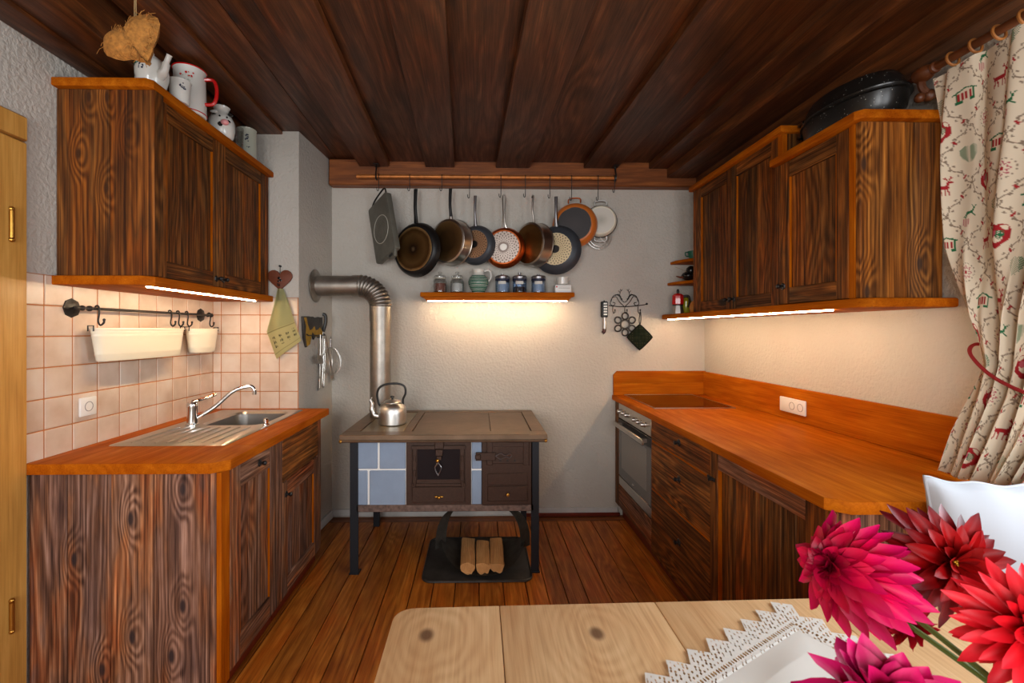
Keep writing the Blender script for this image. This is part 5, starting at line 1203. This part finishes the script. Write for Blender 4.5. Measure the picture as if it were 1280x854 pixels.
panel_door(fu, FX, -1, 2.224, 2.637, zb+.003, fz-.003, 'warm', fr=.05, rail=.07, knob=(2.612, 1.635), nplank=3, seed=22)
obj('top_board', MB().box((FX-.022, 2.168, fz+.001), (XR-.002, 3.135, fz+.036), .006, 2), M['oilY'], fu)
nu = thing('wall_cabinet', 'brown weathered one-door wall cabinet under the black roaster, nearer one on the right', 'cabinet', (1.61, 1.92, 1.57))
NX, nz = 1.452, 2.248
obj('carcass', MB().box((NX+.024, 2.145, zb), (XR-.002, 2.163, nz)).box((XR-.012, 1.70, zb), (XR-.002, 2.145, nz)), M['warmZ'], nu)
for (xa, xb), k_ in zip(((NX+.001, at(1134, 250, Y=1.67).x), (at(1134, 250, Y=1.67).x+.001, XR-.003)), 'oz'):
    obj('side_plank', MB().box((xa, 1.670 if k_ == 'o' else 1.672, zb), (xb, 1.692, nz), .003), M['sideR'], nu)
obj('frame_post', MB().box((NX, 2.122, zb), (NX+.024, 2.163, nz), .002), M['warmZ'], nu)
obj('frame_post', MB().box((NX, 1.6925, zb), (NX+.024, 1.722, nz), .002), M['oilZ'], nu, label='orange corner edge')
panel_door(nu, NX, -1, 1.724, 2.120, zb+.003, nz-.003, 'warm', fr=.06, rail=.075, knob=(2.10, 1.66), nplank=3, seed=23)
obj('top_board', MB().prism([(NX-.024, 2.163), (NX-.024, 1.670), (NX-.002, 1.646), (XR-.002, 1.646), (XR-.002, 2.163)], 'Z', nz+.001, nz+.037, .006), M['oilY'], nu)
lb_ = thing('wall_shelf', 'long orange wood board under the right wall cabinets with a light strip', 'shelf', (1.61, 2.5, 1.535))
obj('board', MB().prism([(1.425, 3.44), (1.425, 1.655), (1.455, 1.618), (XR-.002, 1.618), (XR-.002, 3.476), (1.47, 3.476)], 'Z', 1.536, zb-.001, .007), M['oilY'], lb_)
obj('light_strip', MB().box((1.446, 1.80, 1.530), (1.455, 3.38, 1.5358)), M['led'], lb_, label='lit warm strip light under the board')
# open end shelves between cabinet and back wall
def quarter(r, n=14): return [(XR-.002, YB-.002)]+[(XR-.002-r*math.sin(PI/2*i/n), YB-.002-(r+.018)*math.cos(PI/2*i/n)) for i in range(n+1)]
es = {}
for nm_, z_, r_ in (('small rounded orange corner shelf beside the far cabinet, upper one', 1.965, .272), ('small rounded orange corner shelf above the red coffee pot', 1.800, .295)):
    t_ = obj('corner_shelf', MB().prism([(x_, max(y_, 3.1165)) for x_, y_ in quarter(r_)], 'Z', z_, z_+.022, .005), M['oilX'], loc=(XR-.1, YB-.15, z_))
    tag(t_, nm_, 'shelf', 'corner shelves')
mo = thing('moka_pot', 'red and silver stovetop coffee pot with black knob on the corner board', 'coffee pot', (1.520, 3.375, zb)); mo.scale = (.85, .85, .85)
obj('boiler', MB().lathe([(.052, 0), (.054, .004), (.043, .075), (.040, .085)], 8), M['alu'], mo, world=False, ang=20)
obj('pot', MB().lathe([(.041, .085), (.050, .088), (.052, .10), (.048, .165), (.050, .168)], 8), M['red'], mo, world=False, ang=20)
obj('lid', MB().lathe([(.050, .168), (.03, .184), (0, .190)], 8), M['red'], mo, world=False, ang=20)
obj('lid_knob', MB().lathe([(.008, .186), (.012, .20), (.011, .218), (.006, .226), (0, .226)], 10), M['blackp'], mo, world=False)
obj('handle', MB().tube(smooth_path([(.04, -.02, .16), (.075, -.04, .162), (.085, -.045, .12), (.075, -.04, .06)], 4), .009, 6), M['blackp'], mo, world=False)
obj('collar', MB().lathe([(.043, .078), (.045, .08), (.045, .09), (.043, .092)], 16), M['blackp'], mo, world=False)
bo = thing('oil_cruet', 'yellow-green glass bottle behind the red coffee pot', 'bottle', (1.605, 3.42, zb))
obj('bottle', MB().lathe([(.038, 0), (.04, .005), (.04, .10), (.02, .124), (.014, .132)], 16), flat('yellow_green_glass', S(168, 160, 40), .15, coat=.3), bo, world=False)
obj('stopper', MB().lathe([(.015, .130), (.015, .137), (0, .139)], 12), M['blackp'], bo, world=False)
pp2 = thing('pepper_mill', 'amber wooden round jar beside the red coffee pot', 'jar', (1.592, 3.21, zb))
obj('jar', MB().lathe([(.045, 0), (.055, .02), (.058, .05), (.048, .08), (.03, .095), (0, .098)], 18), flat('amber_glaze', S(188, 118, 40), .3), pp2, world=False)
obj('rim', MB().tube([(.032*math.cos(2*PI*i/20), .032*math.sin(2*PI*i/20), .094) for i in range(20)], .004, 5, closed=True), M['cream'], pp2, world=False)
bt = thing('bird_ornament', 'dark pine-cone bird ornament on the corner shelf above the coffee pot', 'ornament', (1.565, 3.30, 1.8225))
obj('body', MB().ball((0, 0, .035), .05, 12, (1.0, 1, .65)).ball((.02, 0, .075), .035, 10), M['blackg'], bt, world=False)
obj('tail', MB().tube(smooth_path([(-.03, 0, .03), (-.06, -.01, .022), (-.10, -.02, .03)], 3), [.012, .010, .009, .008, .006, .005, .003], 6), M['heartwood'], bt, world=False)
obj('twig', MB().tube([(-.01, -.01, .06), (-.07, -.02, .085), (-.11, -.03, .095)], .0015, 4), M['string'], bt, world=False)
cu = thing('small_cup', 'small dark cup on the upper corner shelf', 'cup', (1.60, 3.30, 1.9875))
obj('cup', MB().lathe([(.025, 0), (.034, .03), (.036, .055), (.032, .055), (.028, .02)], 16), M['green'], cu, world=False)
handle(cu, [(-.033, 0, .045), (-.055, 0, .045), (-.055, 0, .02), (-.03, 0, .015)], .004, M['green'])

# roaster on top of the nearer wall unit
ro = thing('roaster', 'large oval black speckled enamel roasting pan with lid on the right wall cabinet', 'roaster', (1.620, 1.908, nz+.0375)); ro.scale = (1.0, .95, 1.2)
sx_, sy_ = .66, 1.0
obj('pan', MB().lathe([(.19, 0), (.205, .006), (.232, .05), (.240, .085), (.252, .088), (.252, .094), (.236, .094)], 40, sx=sx_/1.15, sy=sy_), M['speck'], ro, world=False)
obj('lid', MB().lathe([(.245, .094), (.248, .100), (.236, .104), (.222, .135), (.20, .158), (.12, .172), (0, .176)], 40, sx=sx_/1.15, sy=sy_), M['speck'], ro, world=False)
for z_, nm_ in ((.080, 'pan_handle'), (.128, 'lid_handle')):
    obj(nm_, MB().tube(smooth_path([(-.075, .205 if z_ < .1 else .19, z_), (-.060, .246, z_+.006), (0, .262, z_+.012), (.060, .246, z_+.006), (.075, .205 if z_ < .1 else .19, z_)], 4), .007, 6), M['speck'], ro, world=False)
# ================================================================== CURTAIN
import numpy as np
def npgrid(name, P, colr, mat, keep=None, parent=None, loc=None, thick=0, smooth=True):
    """grid mesh from an (nu,nv,3) array; colr (nu,nv,4) point colours; keep (nu-1,nv-1) faces that exist"""
    nu, nv = P.shape[:2]; idx = np.arange(nu*nv).reshape(nu, nv)
    q_ = np.stack([idx[:-1, :-1], idx[1:, :-1], idx[1:, 1:], idx[:-1, 1:]], -1)
    q_ = q_[keep] if keep is not None else q_.reshape(-1, 4)
    used = np.unique(q_); remap = np.full(nu*nv, -1); remap[used] = np.arange(len(used))
    V = P.reshape(-1, 3)[used]
    if loc is not None: V = V-np.array(loc)
    q_ = remap[q_]
    me = bpy.data.meshes.new(name); me.vertices.add(len(V)); me.vertices.foreach_set('co', V.astype(np.float32).ravel())
    me.loops.add(q_.size); me.loops.foreach_set('vertex_index', q_.astype(np.int32).ravel())
    me.polygons.add(len(q_)); me.polygons.foreach_set('loop_start', (np.arange(len(q_))*4).astype(np.int32))
    me.update(calc_edges=True)
    if smooth: me.shade_smooth()
    if colr is not None:
        a_ = me.color_attributes.new('Col', 'FLOAT_COLOR', 'POINT'); a_.data.foreach_set('color', colr.reshape(-1, 4)[used].astype(np.float32).ravel())
    if mat: me.materials.append(mat)
    o = bpy.data.objects.new(name, me); COL.objects.link(o)
    if parent: o.parent = parent
    if loc is not None: o.location = loc
    if thick:
        md = o.modifiers.new('thickness', 'SOLIDIFY'); md.thickness = thick; md.offset = 0
    return o
def seg(x, z, a, b, r):
    ax, az = a; dx, dz = b[0]-ax, b[1]-az; t = np.clip(((x-ax)*dx+(z-az)*dz)/(dx*dx+dz*dz+1e-9), 0, 1)
    return np.hypot(x-ax-t*dx, z-az-t*dz) < r
def hrt(x, z, s_):
    x, z = x/s_, z/s_+.15; return (x*x+z*z-1)**3-x*x*z**3
def pattern(s_, h):
    n = s_.shape; c_ = np.ones(n+(4,)); c_[...] = S(222, 208, 184)
    RED, GRN, BRN, PNK = S(160, 34, 40), S(38, 104, 66), S(138, 120, 102), S(176, 84, 96)
    W_, H_ = .165, .205
    a = s_/W_+h/H_; b = s_/W_-h/H_
    for g, o_ in ((a, b), (b, a)):
        d = np.abs(g-np.round(g)); t = o_*14
        wob = .035*np.sin(t)
        c_[(np.abs((g-np.round(g))-wob) < .014)] = BRN
        c_[(d < .085) & (np.abs(np.sin(t*1.0+.6)) > .90) & (d > .045)] = BRN
        c_[(d < .06) & (np.sin(t*.5) > .985)] = RED
    ii, jj = np.floor(a), np.floor(b); u = a-ii-.5; v = b-jj-.5
    x = (u+v)*W_/2; z = -(u-v)*H_/2
    x2, z2 = x*1.28, -z*1.28
    k = (ii*2+jj*3).astype(int) % 6
    def put(mask, col): c_[mask] = col
    m0 = k == 0
    hh = hrt(x2, z2, .038); put(m0 & (hh < .2) & (hh > -.18), RED)
    put(m0 & (hrt(x2-.012, z2, .016) < 0) & (np.sin(x2*900)*np.sin(z2*900) > -.2), GRN); put(m0 & (hrt(x2+.014, z2-.004, .014) < 0), PNK)
    m1 = k == 1     # deer
    D = seg(x2, z2, (-.022, 0), (.016, .002), .0085) | seg(x2, z2, (.016, .004), (.024, .026), .005) | seg(x2, z2, (.024, .026), (.034, .022), .004)
    for lx, dx in ((-.022, -.006), (-.014, .004), (.010, -.002), (.017, .007)): D |= seg(x2, z2, (lx, -.004), (lx+dx, -.034), .0028)
    for p0, p1 in (((.022, .03), (.012, .048)), ((.024, .03), (.032, .048)), ((.017, .04), (.006, .042)), ((.028, .04), (.038, .043)), ((-.028, .004), (-.034, .012))): D |= seg(x2, z2, p0, p1, .0022)
    put(m1 & D, RED)
    m2 = k == 2     # little house
    put(m2 & (np.abs(x2) < .030) & (np.abs(z2) < .016) & (np.sin(x2*420) > -.5), RED)
    put(m2 & (z2 > .014) & (z2 < .030) & (np.abs(x2) < .046-(z2-.014)*1.2) & (np.abs(x2) > (.040-(z2-.014)*1.9)), GRN); put(m2 & (np.abs(z2-.033+np.abs(x2)*.35) < .003) & (np.abs(x2) < .05), GRN)
    put(m2 & (np.abs(z2+.024) < .006) & (np.abs(x2) > .014) & (np.abs(x2) < .038), GRN); put(m2 & (np.abs(np.abs(x2)-.034) < .0025) & (np.abs(z2) < .022), GRN)
    m3 = k == 3     # dotted green heart
    put(m3 & (hrt(x2, z2, .036) < 0) & (np.sin(x2*640)*np.sin(z2*640+x2*200) > .1), GRN)
    m4 = k == 4     # green deer, smaller
    D = seg(x2, z2, (-.016, 0), (.012, .004), .006) | seg(x2, z2, (.012, .004), (.02, .02), .004) | seg(x2, z2, (-.016, 0), (-.030, -.018), .0026) | seg(x2, z2, (.010, 0), (.028, -.014), .0026) | seg(x2, z2, (-.012, 0), (-.024, -.024), .0024) | seg(x2, z2, (.018, .022), (.010, .036), .002) | seg(x2, z2, (.02, .022), (.03, .032), .002)
    put(m4 & D, GRN); put(m4 & (hrt(x2+.02, z2+.045, .018) < 0) & (np.sin(x2*700) > -.2), PNK)
    m5 = k == 5     # rosette
    r_ = np.hypot(x2, z2); th = np.arctan2(z2, x2)
    put(m5 & (np.abs(r_-.022-.006*np.cos(8*th)) < .003), PNK); put(m5 & (r_ < .008), RED); put(m5 & (np.abs(r_-.04) < .002) & (np.sin(th*16) > 0), BRN)
    return c_
CU, CV = 420, 560
v = np.linspace(0, 1, CV)[None, :]; u = np.linspace(0, 1, CU)[:, None]
vk = np.array([0, .2, .45, .62, .735, .80, .9, 1.0])
yf = np.interp(v, vk, [1.602, 1.592, 1.548, 1.492, 1.445, 1.458, 1.485, 1.505])
yn = np.interp(v, vk, [.62, .66, .86, 1.06, 1.20, 1.20, 1.22, 1.27])
xc = np.interp(v, vk, [1.665, 1.664, 1.655, 1.655, 1.665, 1.655, 1.630, 1.605])
am = np.interp(v, vk, [.013, .020, .026, .024, .020, .022, .024, .020])
Yc = yf+(yn-yf)*(u+.010*np.sin(u*61+v*3))
Xc = xc+am*(np.sin(u*2*PI*5.8+1.6*np.sin(v*5)+u*2+1.2*np.sin(u*11+v*3))+.35*np.sin(u*2*PI*13+v*4))-.012*np.sin(u*3)
zt_c = 2.372+.004*np.sin(u*50); zbm = .958+.010*np.sin(u*40+1)**2
Zc = zt_c+(zbm-zt_c)*v+0*u
pc_ = pattern(u*1.5+0*v, (1-v)*1.42+0*u+.03)
hd = (v > .985)+0*u > 0
ctn = thing('curtain', 'cream cotton curtain printed with red and green hearts, deer and chalets, tied back', 'curtain', (1.66, 1.3, .955))
npgrid('fabric', np.stack([Xc+0*v, Yc+0*v, Zc+0*u], -1), pc_, M['cloth'], parent=ctn).location = -ctn.location
tb = smooth_path([(1.775, 1.20, 1.36), (1.66, 1.18, 1.285), (1.600, 1.24, 1.262), (1.602, 1.35, 1.30), (1.615, 1.43, 1.365), (1.655, 1.462, 1.40), (1.70, 1.45, 1.40), (1.775, 1.38, 1.37)], 6)
obj('tieback_cord', MB().tube(tb, .0055, 6), M['reddull'], ctn)
q = random.Random(8)
# rod, rings, finial
crx, crz = 1.668, 2.412
cr = thing('curtain_rod', 'dark brown turned wooden curtain rod with acorn finial', 'rod', (crx, 1.2, crz))
obj('rod', MB().tube([(crx, 1.60, crz), (crx, .0, crz)], .0145, 14), M['curtainrod'], cr)
obj('finial', MB().lathe([(.0145, 0), (.020, .004), (.021, .012), (.016, .018), (.026, .032), (.030, .052), (.026, .074), (.014, .084), (.0105, .09), (.0105, .115), (0, .118)], 18, Matrix.Translation((crx, 1.588, crz)) @ Matrix.Rotation(-PI/2, 4, 'X')), M['curtainrod'], cr)
for yb_ in (1.648, .10):
    obj('bracket', MB().tube(smooth_path([(XR-.002, yb_, crz-.07), (crx+.04, yb_, crz-.07), (crx+.005, yb_, crz-.05), (crx, yb_, crz-.012)], 4), .013, 8).ball((crx+.03, yb_, crz-.075), .022, 10).ball((crx-.006, yb_, crz-.085), .018, 10).ball((crx+.065, yb_, crz-.07), .016, 10), M['curtainrod'], cr)
for i, px in enumerate((1191, 1219.5, 1249, 1282)):
    y_ = at(px, 60, X=crx).y
    tag(obj('curtain_ring', MB().tube([(crx+.022*math.cos(2*PI*k/20), y_+.004*math.sin(2*PI*k/20), crz-.006+.024*math.sin(2*PI*k/20)) for k in range(20)], .0045, 6, closed=True), M['ringw'], loc=(crx, y_, crz)), ['light wooden curtain ring next to the acorn finial', 'light wooden curtain ring, second from the finial', 'light wooden curtain ring, third from the finial', 'light wooden curtain ring, fourth from the finial'][i], 'ring', 'rings on the curtain rod')

# ================================================================== BENCH AND CUSHION
bn = thing('bench', 'plain wooden bench along the right wall beside the table', 'bench', (1.52, .75, 0))
for xa, xb in ((1.30, 1.45), (1.453, 1.60), (1.603, 1.755)): obj('seat_board', MB().box((xa, .10, .465), (xb, 1.300, .495), .004), M['oilY'], bn)
for x_ in (1.33, 1.68):
    for y_ in (.16, 1.24): obj('leg', MB().box((x_, y_-.025, 0), (x_+.05, y_+.025, .464), .003), M['oilZ'], bn)
cn = thing('cushion', 'white cotton cushion leaning on the cabinet end beside the curtain', 'cushion', (1.50, 1.192, .768), (-.10, 0, -.06))
def cush(sg):
    def f(u, v):
        x_, z_ = (u-.5)*2, (v-.5)*2
        pin = 1-.075*(1-x_*x_)*abs(z_)**3-0; pin2 = 1-.075*(1-z_*z_)*abs(x_)**3
        t_ = (max(0, 1-x_**4)*max(0, 1-z_**4))**.55
        return (x_*.245*pin2, sg*(.058*t_*(1+.07*math.sin(x_*7+z_*3)*math.cos(z_*5-x_*2))+.003), z_*.268*pin+.004*math.sin(x_*11)*max(0, z_))
    return f
obj('cover', MB().grid(cush(-1), 40, 40).grid(cush(1), 40, 40), M['cushion'], cn, world=False, ang=75)
ed = []
for i in range(160):
    t_ = i/40; k_ = int(t_); f_ = t_-k_
    u_, v_ = ((f_, 0), (1, f_), (1-f_, 1), (0, 1-f_))[k_]; p_ = cush(1)(u_, v_); ed.append((p_[0], 0, p_[2]))
obj('piping', MB().tube(ed, .0045, 6, closed=True), M['cushion'], cn, world=False)

# ================================================================== TABLE
TZ = .76
tb_ = thing('dining_table', 'pale maple plank table with rounded corner in the foreground', 'table', (.5, .65, 0))
tX = [-.207, .052, .447, .86, 1.235]
def far(x_): return 1.112+.02*(x_+.2)
for i in range(4):
    xa, xb = tX[i]+.0007, tX[i+1]-.0007
    pts = [(xa, .12), (xb, .12), (xb, far(xb)), (xa, far(xa))]
    if i == 0: pts = [(xa, .12), (xb, .12), (xb, far(xb))]+[(xa+.05+.05*math.cos(a_), far(xa)-.045+.045*math.sin(a_)) for a_ in [PI/2+PI/2*k/6 for k in range(7)]]
    if i == 3: pts = [(xa, .12), (xb, .12)]+[(xb-.05+.05*math.cos(a_), far(xb)-.045+.045*math.sin(a_)) for a_ in [PI/2*k/6 for k in range(7)]]+[(xa, far(xa))]
    obj('table_board', MB().prism(pts, 'Z', TZ-.035, TZ, .004), M['table'], tb_)
for x_ in (-.12, 1.10):
    for y_ in (.24, .98): obj('leg', MB().tube([(x_+.03, y_+.03, 0), (x_+.03, y_+.03, TZ-.036)], [.026, .038], 12), M['table'], tb_)
obj('apron', MB().box((-.08, .98, TZ-.13), (1.12, 1.005, TZ-.036)).box((-.08, .23, TZ-.13), (1.12, .255, TZ-.036)), M['table'], tb_)

# ================================================================== LACE-EDGED RUNNER
A_ = np.array([.765, 1.128]); U_ = np.array([-.874, -.486]); V_ = np.array([.486, -.874])
LA, LB, st_ = .66, .93, .0019
na, nb = int(LA/st_), int(LB/st_)
a = np.linspace(0, LA, na)[:, None]+np.zeros((1, nb)); b = np.linspace(0, LB, nb)[None, :]+np.zeros((na, 1))
e1, e2 = np.minimum(a, LA-a), np.minimum(b, LB-b); ed_ = np.minimum(e1, e2); al = np.where(e2 < e1, a, b)
per = .066; tri = np.abs((al/per) % 1-.5)*2         # 0 at the tip of a tooth
tooth = ed_ > .034*tri-.0005
lace = ed_ < .088
ph_a, ph_b = a/.0057, b/.0057
hole = (np.sin(ph_a*2*PI/2)*np.sin(ph_b*2*PI/2) > .52)
leafy = (np.abs(np.abs(tri-.5)-.25+(ed_-.04)*4) < .12)
open_ = lace & (ed_ > .034*tri+.004) & hole & ~leafy & ((ed_ < .062) | (ed_ > .082))
ins = ((ed_ > .066) & (ed_ < .080) & (np.sin(al*2*PI/.0085) > .35) & (np.abs(ed_-.073) < .0040))
strip = (b > .335) & (b < .400) & (ed_ > .088)
sopen = strip & hole & (np.sin(a*70)*np.sin(b*160) > -.4)
keep = tooth & ~open_ & ~ins & ~sopen
h_ = .0022+.0012*lace+.005*np.clip((ed_-.09)/.05, 0, 1)*(.5+.5*np.sin(a*21+b*9+1.2*np.sin(b*13)))+.004*np.clip((ed_-.09)/.05, 0, 1)*np.clip(np.sin(a*8-b*17+2), 0, 1)**3
P = np.stack([A_[0]+a*U_[0]+b*V_[0], A_[1]+a*U_[1]+b*V_[1], TZ+.0015+h_], -1)
# the far tip hangs just past the table edge: let it sag
over = np.clip(P[..., 1]-(1.112+.02*(P[..., 0]+.2)), 0, 1); P[..., 2] -= over*.5
km = keep[:-1, :-1] & keep[1:, 1:]
rc = np.ones((na, nb, 4)); rc[...] = S(204, 198, 190); rc[lace | strip] = S(206, 200, 192)
rn = thing('table_runner', 'white linen runner with zigzag crochet lace edge lying on the table', 'runner', (.6, .6, TZ+.001))
npgrid('linen', P, rc, M['cloth'], keep=km, parent=rn).location = -rn.location

# ================================================================== DAHLIAS
vx, vy = .66, .32
va = thing('vase', 'green stoneware vase holding the dahlias', 'vase', (vx, vy, TZ+.012))
obj('body', MB().lathe([(.05, 0), (.06, .01), (.078, .08), (.07, .15), (.045, .19), (.048, .21), (.042, .21), (.04, .19), (.062, .14)], 24), M['porcg'], va, world=False)
def petalmat(name, basec, midc, tipc, L):
    T = NT(name); tc = T.n('ShaderNodeTexCoord'); sp_ = T.n('ShaderNodeSeparateXYZ'); T.L.new(tc.outputs['Object'], sp_.inputs[0])
    oi = T.n('ShaderNodeObjectInfo'); nz = T.n('ShaderNodeTexNoise', i_Scale=1.0, i_Detail=3.0)
    sv_ = T.n('ShaderNodeVectorMath', operation='MULTIPLY', i_1=(420, 30, 30)); T.L.new(tc.outputs['Object'], sv_.inputs[0]); T.L.new(sv_.outputs[0], nz.inputs['Vector'])
    k_ = T.math('MULTIPLY_ADD', nz.outputs[0], .25, T.math('DIVIDE', sp_.outputs[1], L))
    c_ = T.ramp(k_, [(.1, basec), (.55, midc), (1.0, tipc)])
    br = T.math('MULTIPLY_ADD', oi.outputs['Random'], .5, .75); vv = T.n('ShaderNodeVectorMath', operation='SCALE'); T.L.new(c_, vv.inputs[0]); T.L.new(br, vv.inputs['Scale'])
    T.set(Base_Color=vv.outputs[0], Roughness=.45); T.b.inputs['Subsurface Weight'].default_value = .0; T.b.inputs['Specular IOR Level'].default_value = .25
    return T.m
def petal_mesh(name, L, W, curl, cup, mat, seed):
    q = random.Random(seed); m = MB()
    def f(u, v):
        w_ = W*(math.sin(PI*min(1, v*.92+.06))**.75)*(1 if v < .97 else .35); x_ = (u-.5)*w_
        tw = q.uniform(-.02, .02)
        return (x_, L*v*(1-.10*abs(curl)*v), curl*L*.35*v*v+cup*W*(2*(u-.5))**2*math.sin(PI*min(1, v+.1))+.02*L*math.sin(v*7+seed)*(u-.5))
    m.grid(f, 4, 7)
    me = bpy.data.meshes.new(name); m.bm.to_mesh(me); m.bm.free(); me.shade_smooth(); me.materials.append(mat); return me
def dahlia(name, label, c_, axis, layers, cols, W, eye, seed, stem_to, twist=0, eyec=None):
    q = random.Random(seed); ax = Vector(axis).normalized()
    Lmax = max(l[2] for l in layers)
    t = thing(name, label, 'flower', tuple(c_), group='dahlias in the vase')
    mat = petalmat(name+'_petal_'+str(seed), *cols, Lmax)
    meshes = {}
    R0 = ax.to_track_quat('Z', 'Y').to_matrix().to_4x4()
    for li, (n, el, L, off) in enumerate(layers):   # count, angle from axis (deg), length, offset along axis
        for vi in range(2):
            if (li, vi) not in meshes: meshes[(li, vi)] = petal_mesh('petal', L, W*(.75+.25*L/Lmax), q.uniform(-.5, .1) if el > 60 else q.uniform(.0, .5), q.uniform(.25, .5), mat, li*3+vi)
        for k in range(n):
            az = 2*PI*(k+.5*(li % 2))/n+q.uniform(-.12, .12)
            e_ = math.radians(el+q.uniform(-9, 9))
            Rm = R0 @ Matrix.Translation((0, 0, off)) @ Matrix.Rotation(az, 4, 'Z') @ Matrix.Translation((0, .004, 0)) @ Matrix.Rotation(PI/2-e_, 4, 'X') @ Matrix.Rotation(q.uniform(-.25, .25), 4, 'Y')
            o = bpy.data.objects.new('petal', meshes[(li, k % 2)]); COL.objects.link(o); o.parent = t
            o.matrix_basis = Rm @ Matrix.Scale(q.uniform(.88, 1.1), 4)
    if eye:
        m = MB(); rr3 = eye
        for k in range(26):
            a_ = k*2.399963; r_ = rr3*math.sqrt(k/26); m.tube([(r_*math.cos(a_), r_*math.sin(a_), .0), (r_*1.15*math.cos(a_), r_*1.15*math.sin(a_), .012-.3*r_)], .0016, 4)
        m.xf(R0); obj('flower_centre', m, flat('yellow_stamens', S(236, 178, 24), .6), t, world=False)
    sp_ = MB()
    for k in range(7):
        a_ = 2*PI*k/7; sp_.tube([(.004*math.cos(a_), .004*math.sin(a_), -.006), (.018*math.cos(a_), .018*math.sin(a_), -.012), (.032*math.cos(a_), .032*math.sin(a_), -.022)], [.003, .0055, .001], 5)
    sp_.xf(R0); obj('sepals', sp_, M['sepal'], t, world=False)
    b_ = Vector(c_); e = Vector(stem_to)-b_
    obj('stem', MB().tube(smooth_path([tuple(-ax*.006), tuple(-ax*.06+Vector((0, 0, -.01))), tuple(e*.55+Vector((0, 0, .02))), tuple(e)], 6), .0036, 8), M['stem'], t, world=False)
    return t
PINK = (S(120, 2, 36), S(198, 4, 58), S(226, 14, 104)); DRED = (S(140, 10, 8), S(172, 8, 14), S(96, 4, 16)); CORAL = (S(140, 4, 10), S(206, 12, 26), S(228, 34, 50)); MAG = (S(110, 0, 50), S(170, 2, 66), S(206, 16, 100))
base_ = (vx-.02, vy+.03, TZ+.20)
c1 = at(1053, 712, Y=.60)
dahlia('pink_dahlia', 'big magenta pink dahlia in side view, its petals swept to the right', c1, (-.86, -.10, .34), [(18, 158, .084, .0), (18, 144, .092, .004), (18, 130, .090, .008), (16, 118, .082, .012), (16, 104, .068, .016), (14, 88, .050, .020), (12, 66, .034, .022), (9, 45, .024, .022), (5, 20, .018, .022)], PINK, .025, 0, 31, base_)
c2 = at(1188, 703, Y=.66)
dahlia('red_dahlia', 'dark red open dahlia with a yellow centre beside the white cushion', c2, (-.12, -.9, .32), [(12, 112, .088, -.004), (14, 98, .088, 0), (13, 84, .078, .004), (12, 70, .062, .007), (8, 50, .040, .010)], DRED, .024, .011, 32, base_)
c3 = at(1290, 792, Y=.47)
dahlia('coral_dahlia', 'bright red dahlia at the right edge, petals spreading toward the pink one', c3, (-.35, -.6, .5), [(14, 128, .068, .0), (16, 112, .070, .003), (16, 95, .066, .006), (14, 76, .058, .010), (12, 55, .044, .013), (8, 32, .030, .015)], CORAL, .017, 0, 33, (vx+.01, vy+.03, TZ+.2))
c4 = at(1112, 912, Y=.40)
dahlia('magenta_dahlia', 'magenta dahlia cut by the lower edge of the picture with upright petals', c4, (-.05, -.25, .9), [(12, 92, .070, .0), (12, 70, .074, .003), (12, 48, .070, .006), (10, 28, .056, .008), (6, 12, .040, .008)], MAG, .032, 0, 34, (vx-.03, vy+.02, TZ+.2))
c5 = at(1128, 775, Y=.60)
dahlia('small_red_dahlia', 'small dark red dahlia half hidden under the big pink one', c5, (.35, -.45, -.35), [(12, 108, .040, .0), (12, 80, .040, .003), (9, 50, .03, .006)], (S(90, 2, 10), S(150, 8, 22), S(196, 20, 44)), .016, 0, 35, base_)
def leaf(name, label, p0, p1, w_):
    p0, p1 = Vector(p0), Vector(p1); d_ = p1-p0; s_ = d_.cross(Vector((.2, -.8, .5))).normalized()
    def f(u, v):
        ww = w_*math.sin(PI*(v*.95+.03))**.8*(1+.12*math.sin(v*30)); return tuple(d_*v+s_*(u-.5)*2*ww+Vector((0, 0, .02*math.sin(PI*v)-.010*(1-abs(u-.5)*2))))
    t = thing(name, label, 'leaf', tuple(p0)); obj('blade', MB().grid(f, 8, 14, thick=.0006), M['leaf'], t, world=False)
    obj('midrib', MB().tube([tuple(d_*v_+Vector((0, 0, .02*math.sin(PI*v_)-.011))) for v_ in [i/10 for i in range(11)]], .0014, 5), M['stem'], t, world=False)
pl0 = at(1190, 838, Y=.45); pl1 = at(1265, 850, Y=.43)
leaf('dahlia_leaf', 'dark green dahlia leaf between the magenta and the bright red flower', (vx-.02, vy+.04, TZ+.21), tuple(at(1165, 850, Y=.44)), .022)
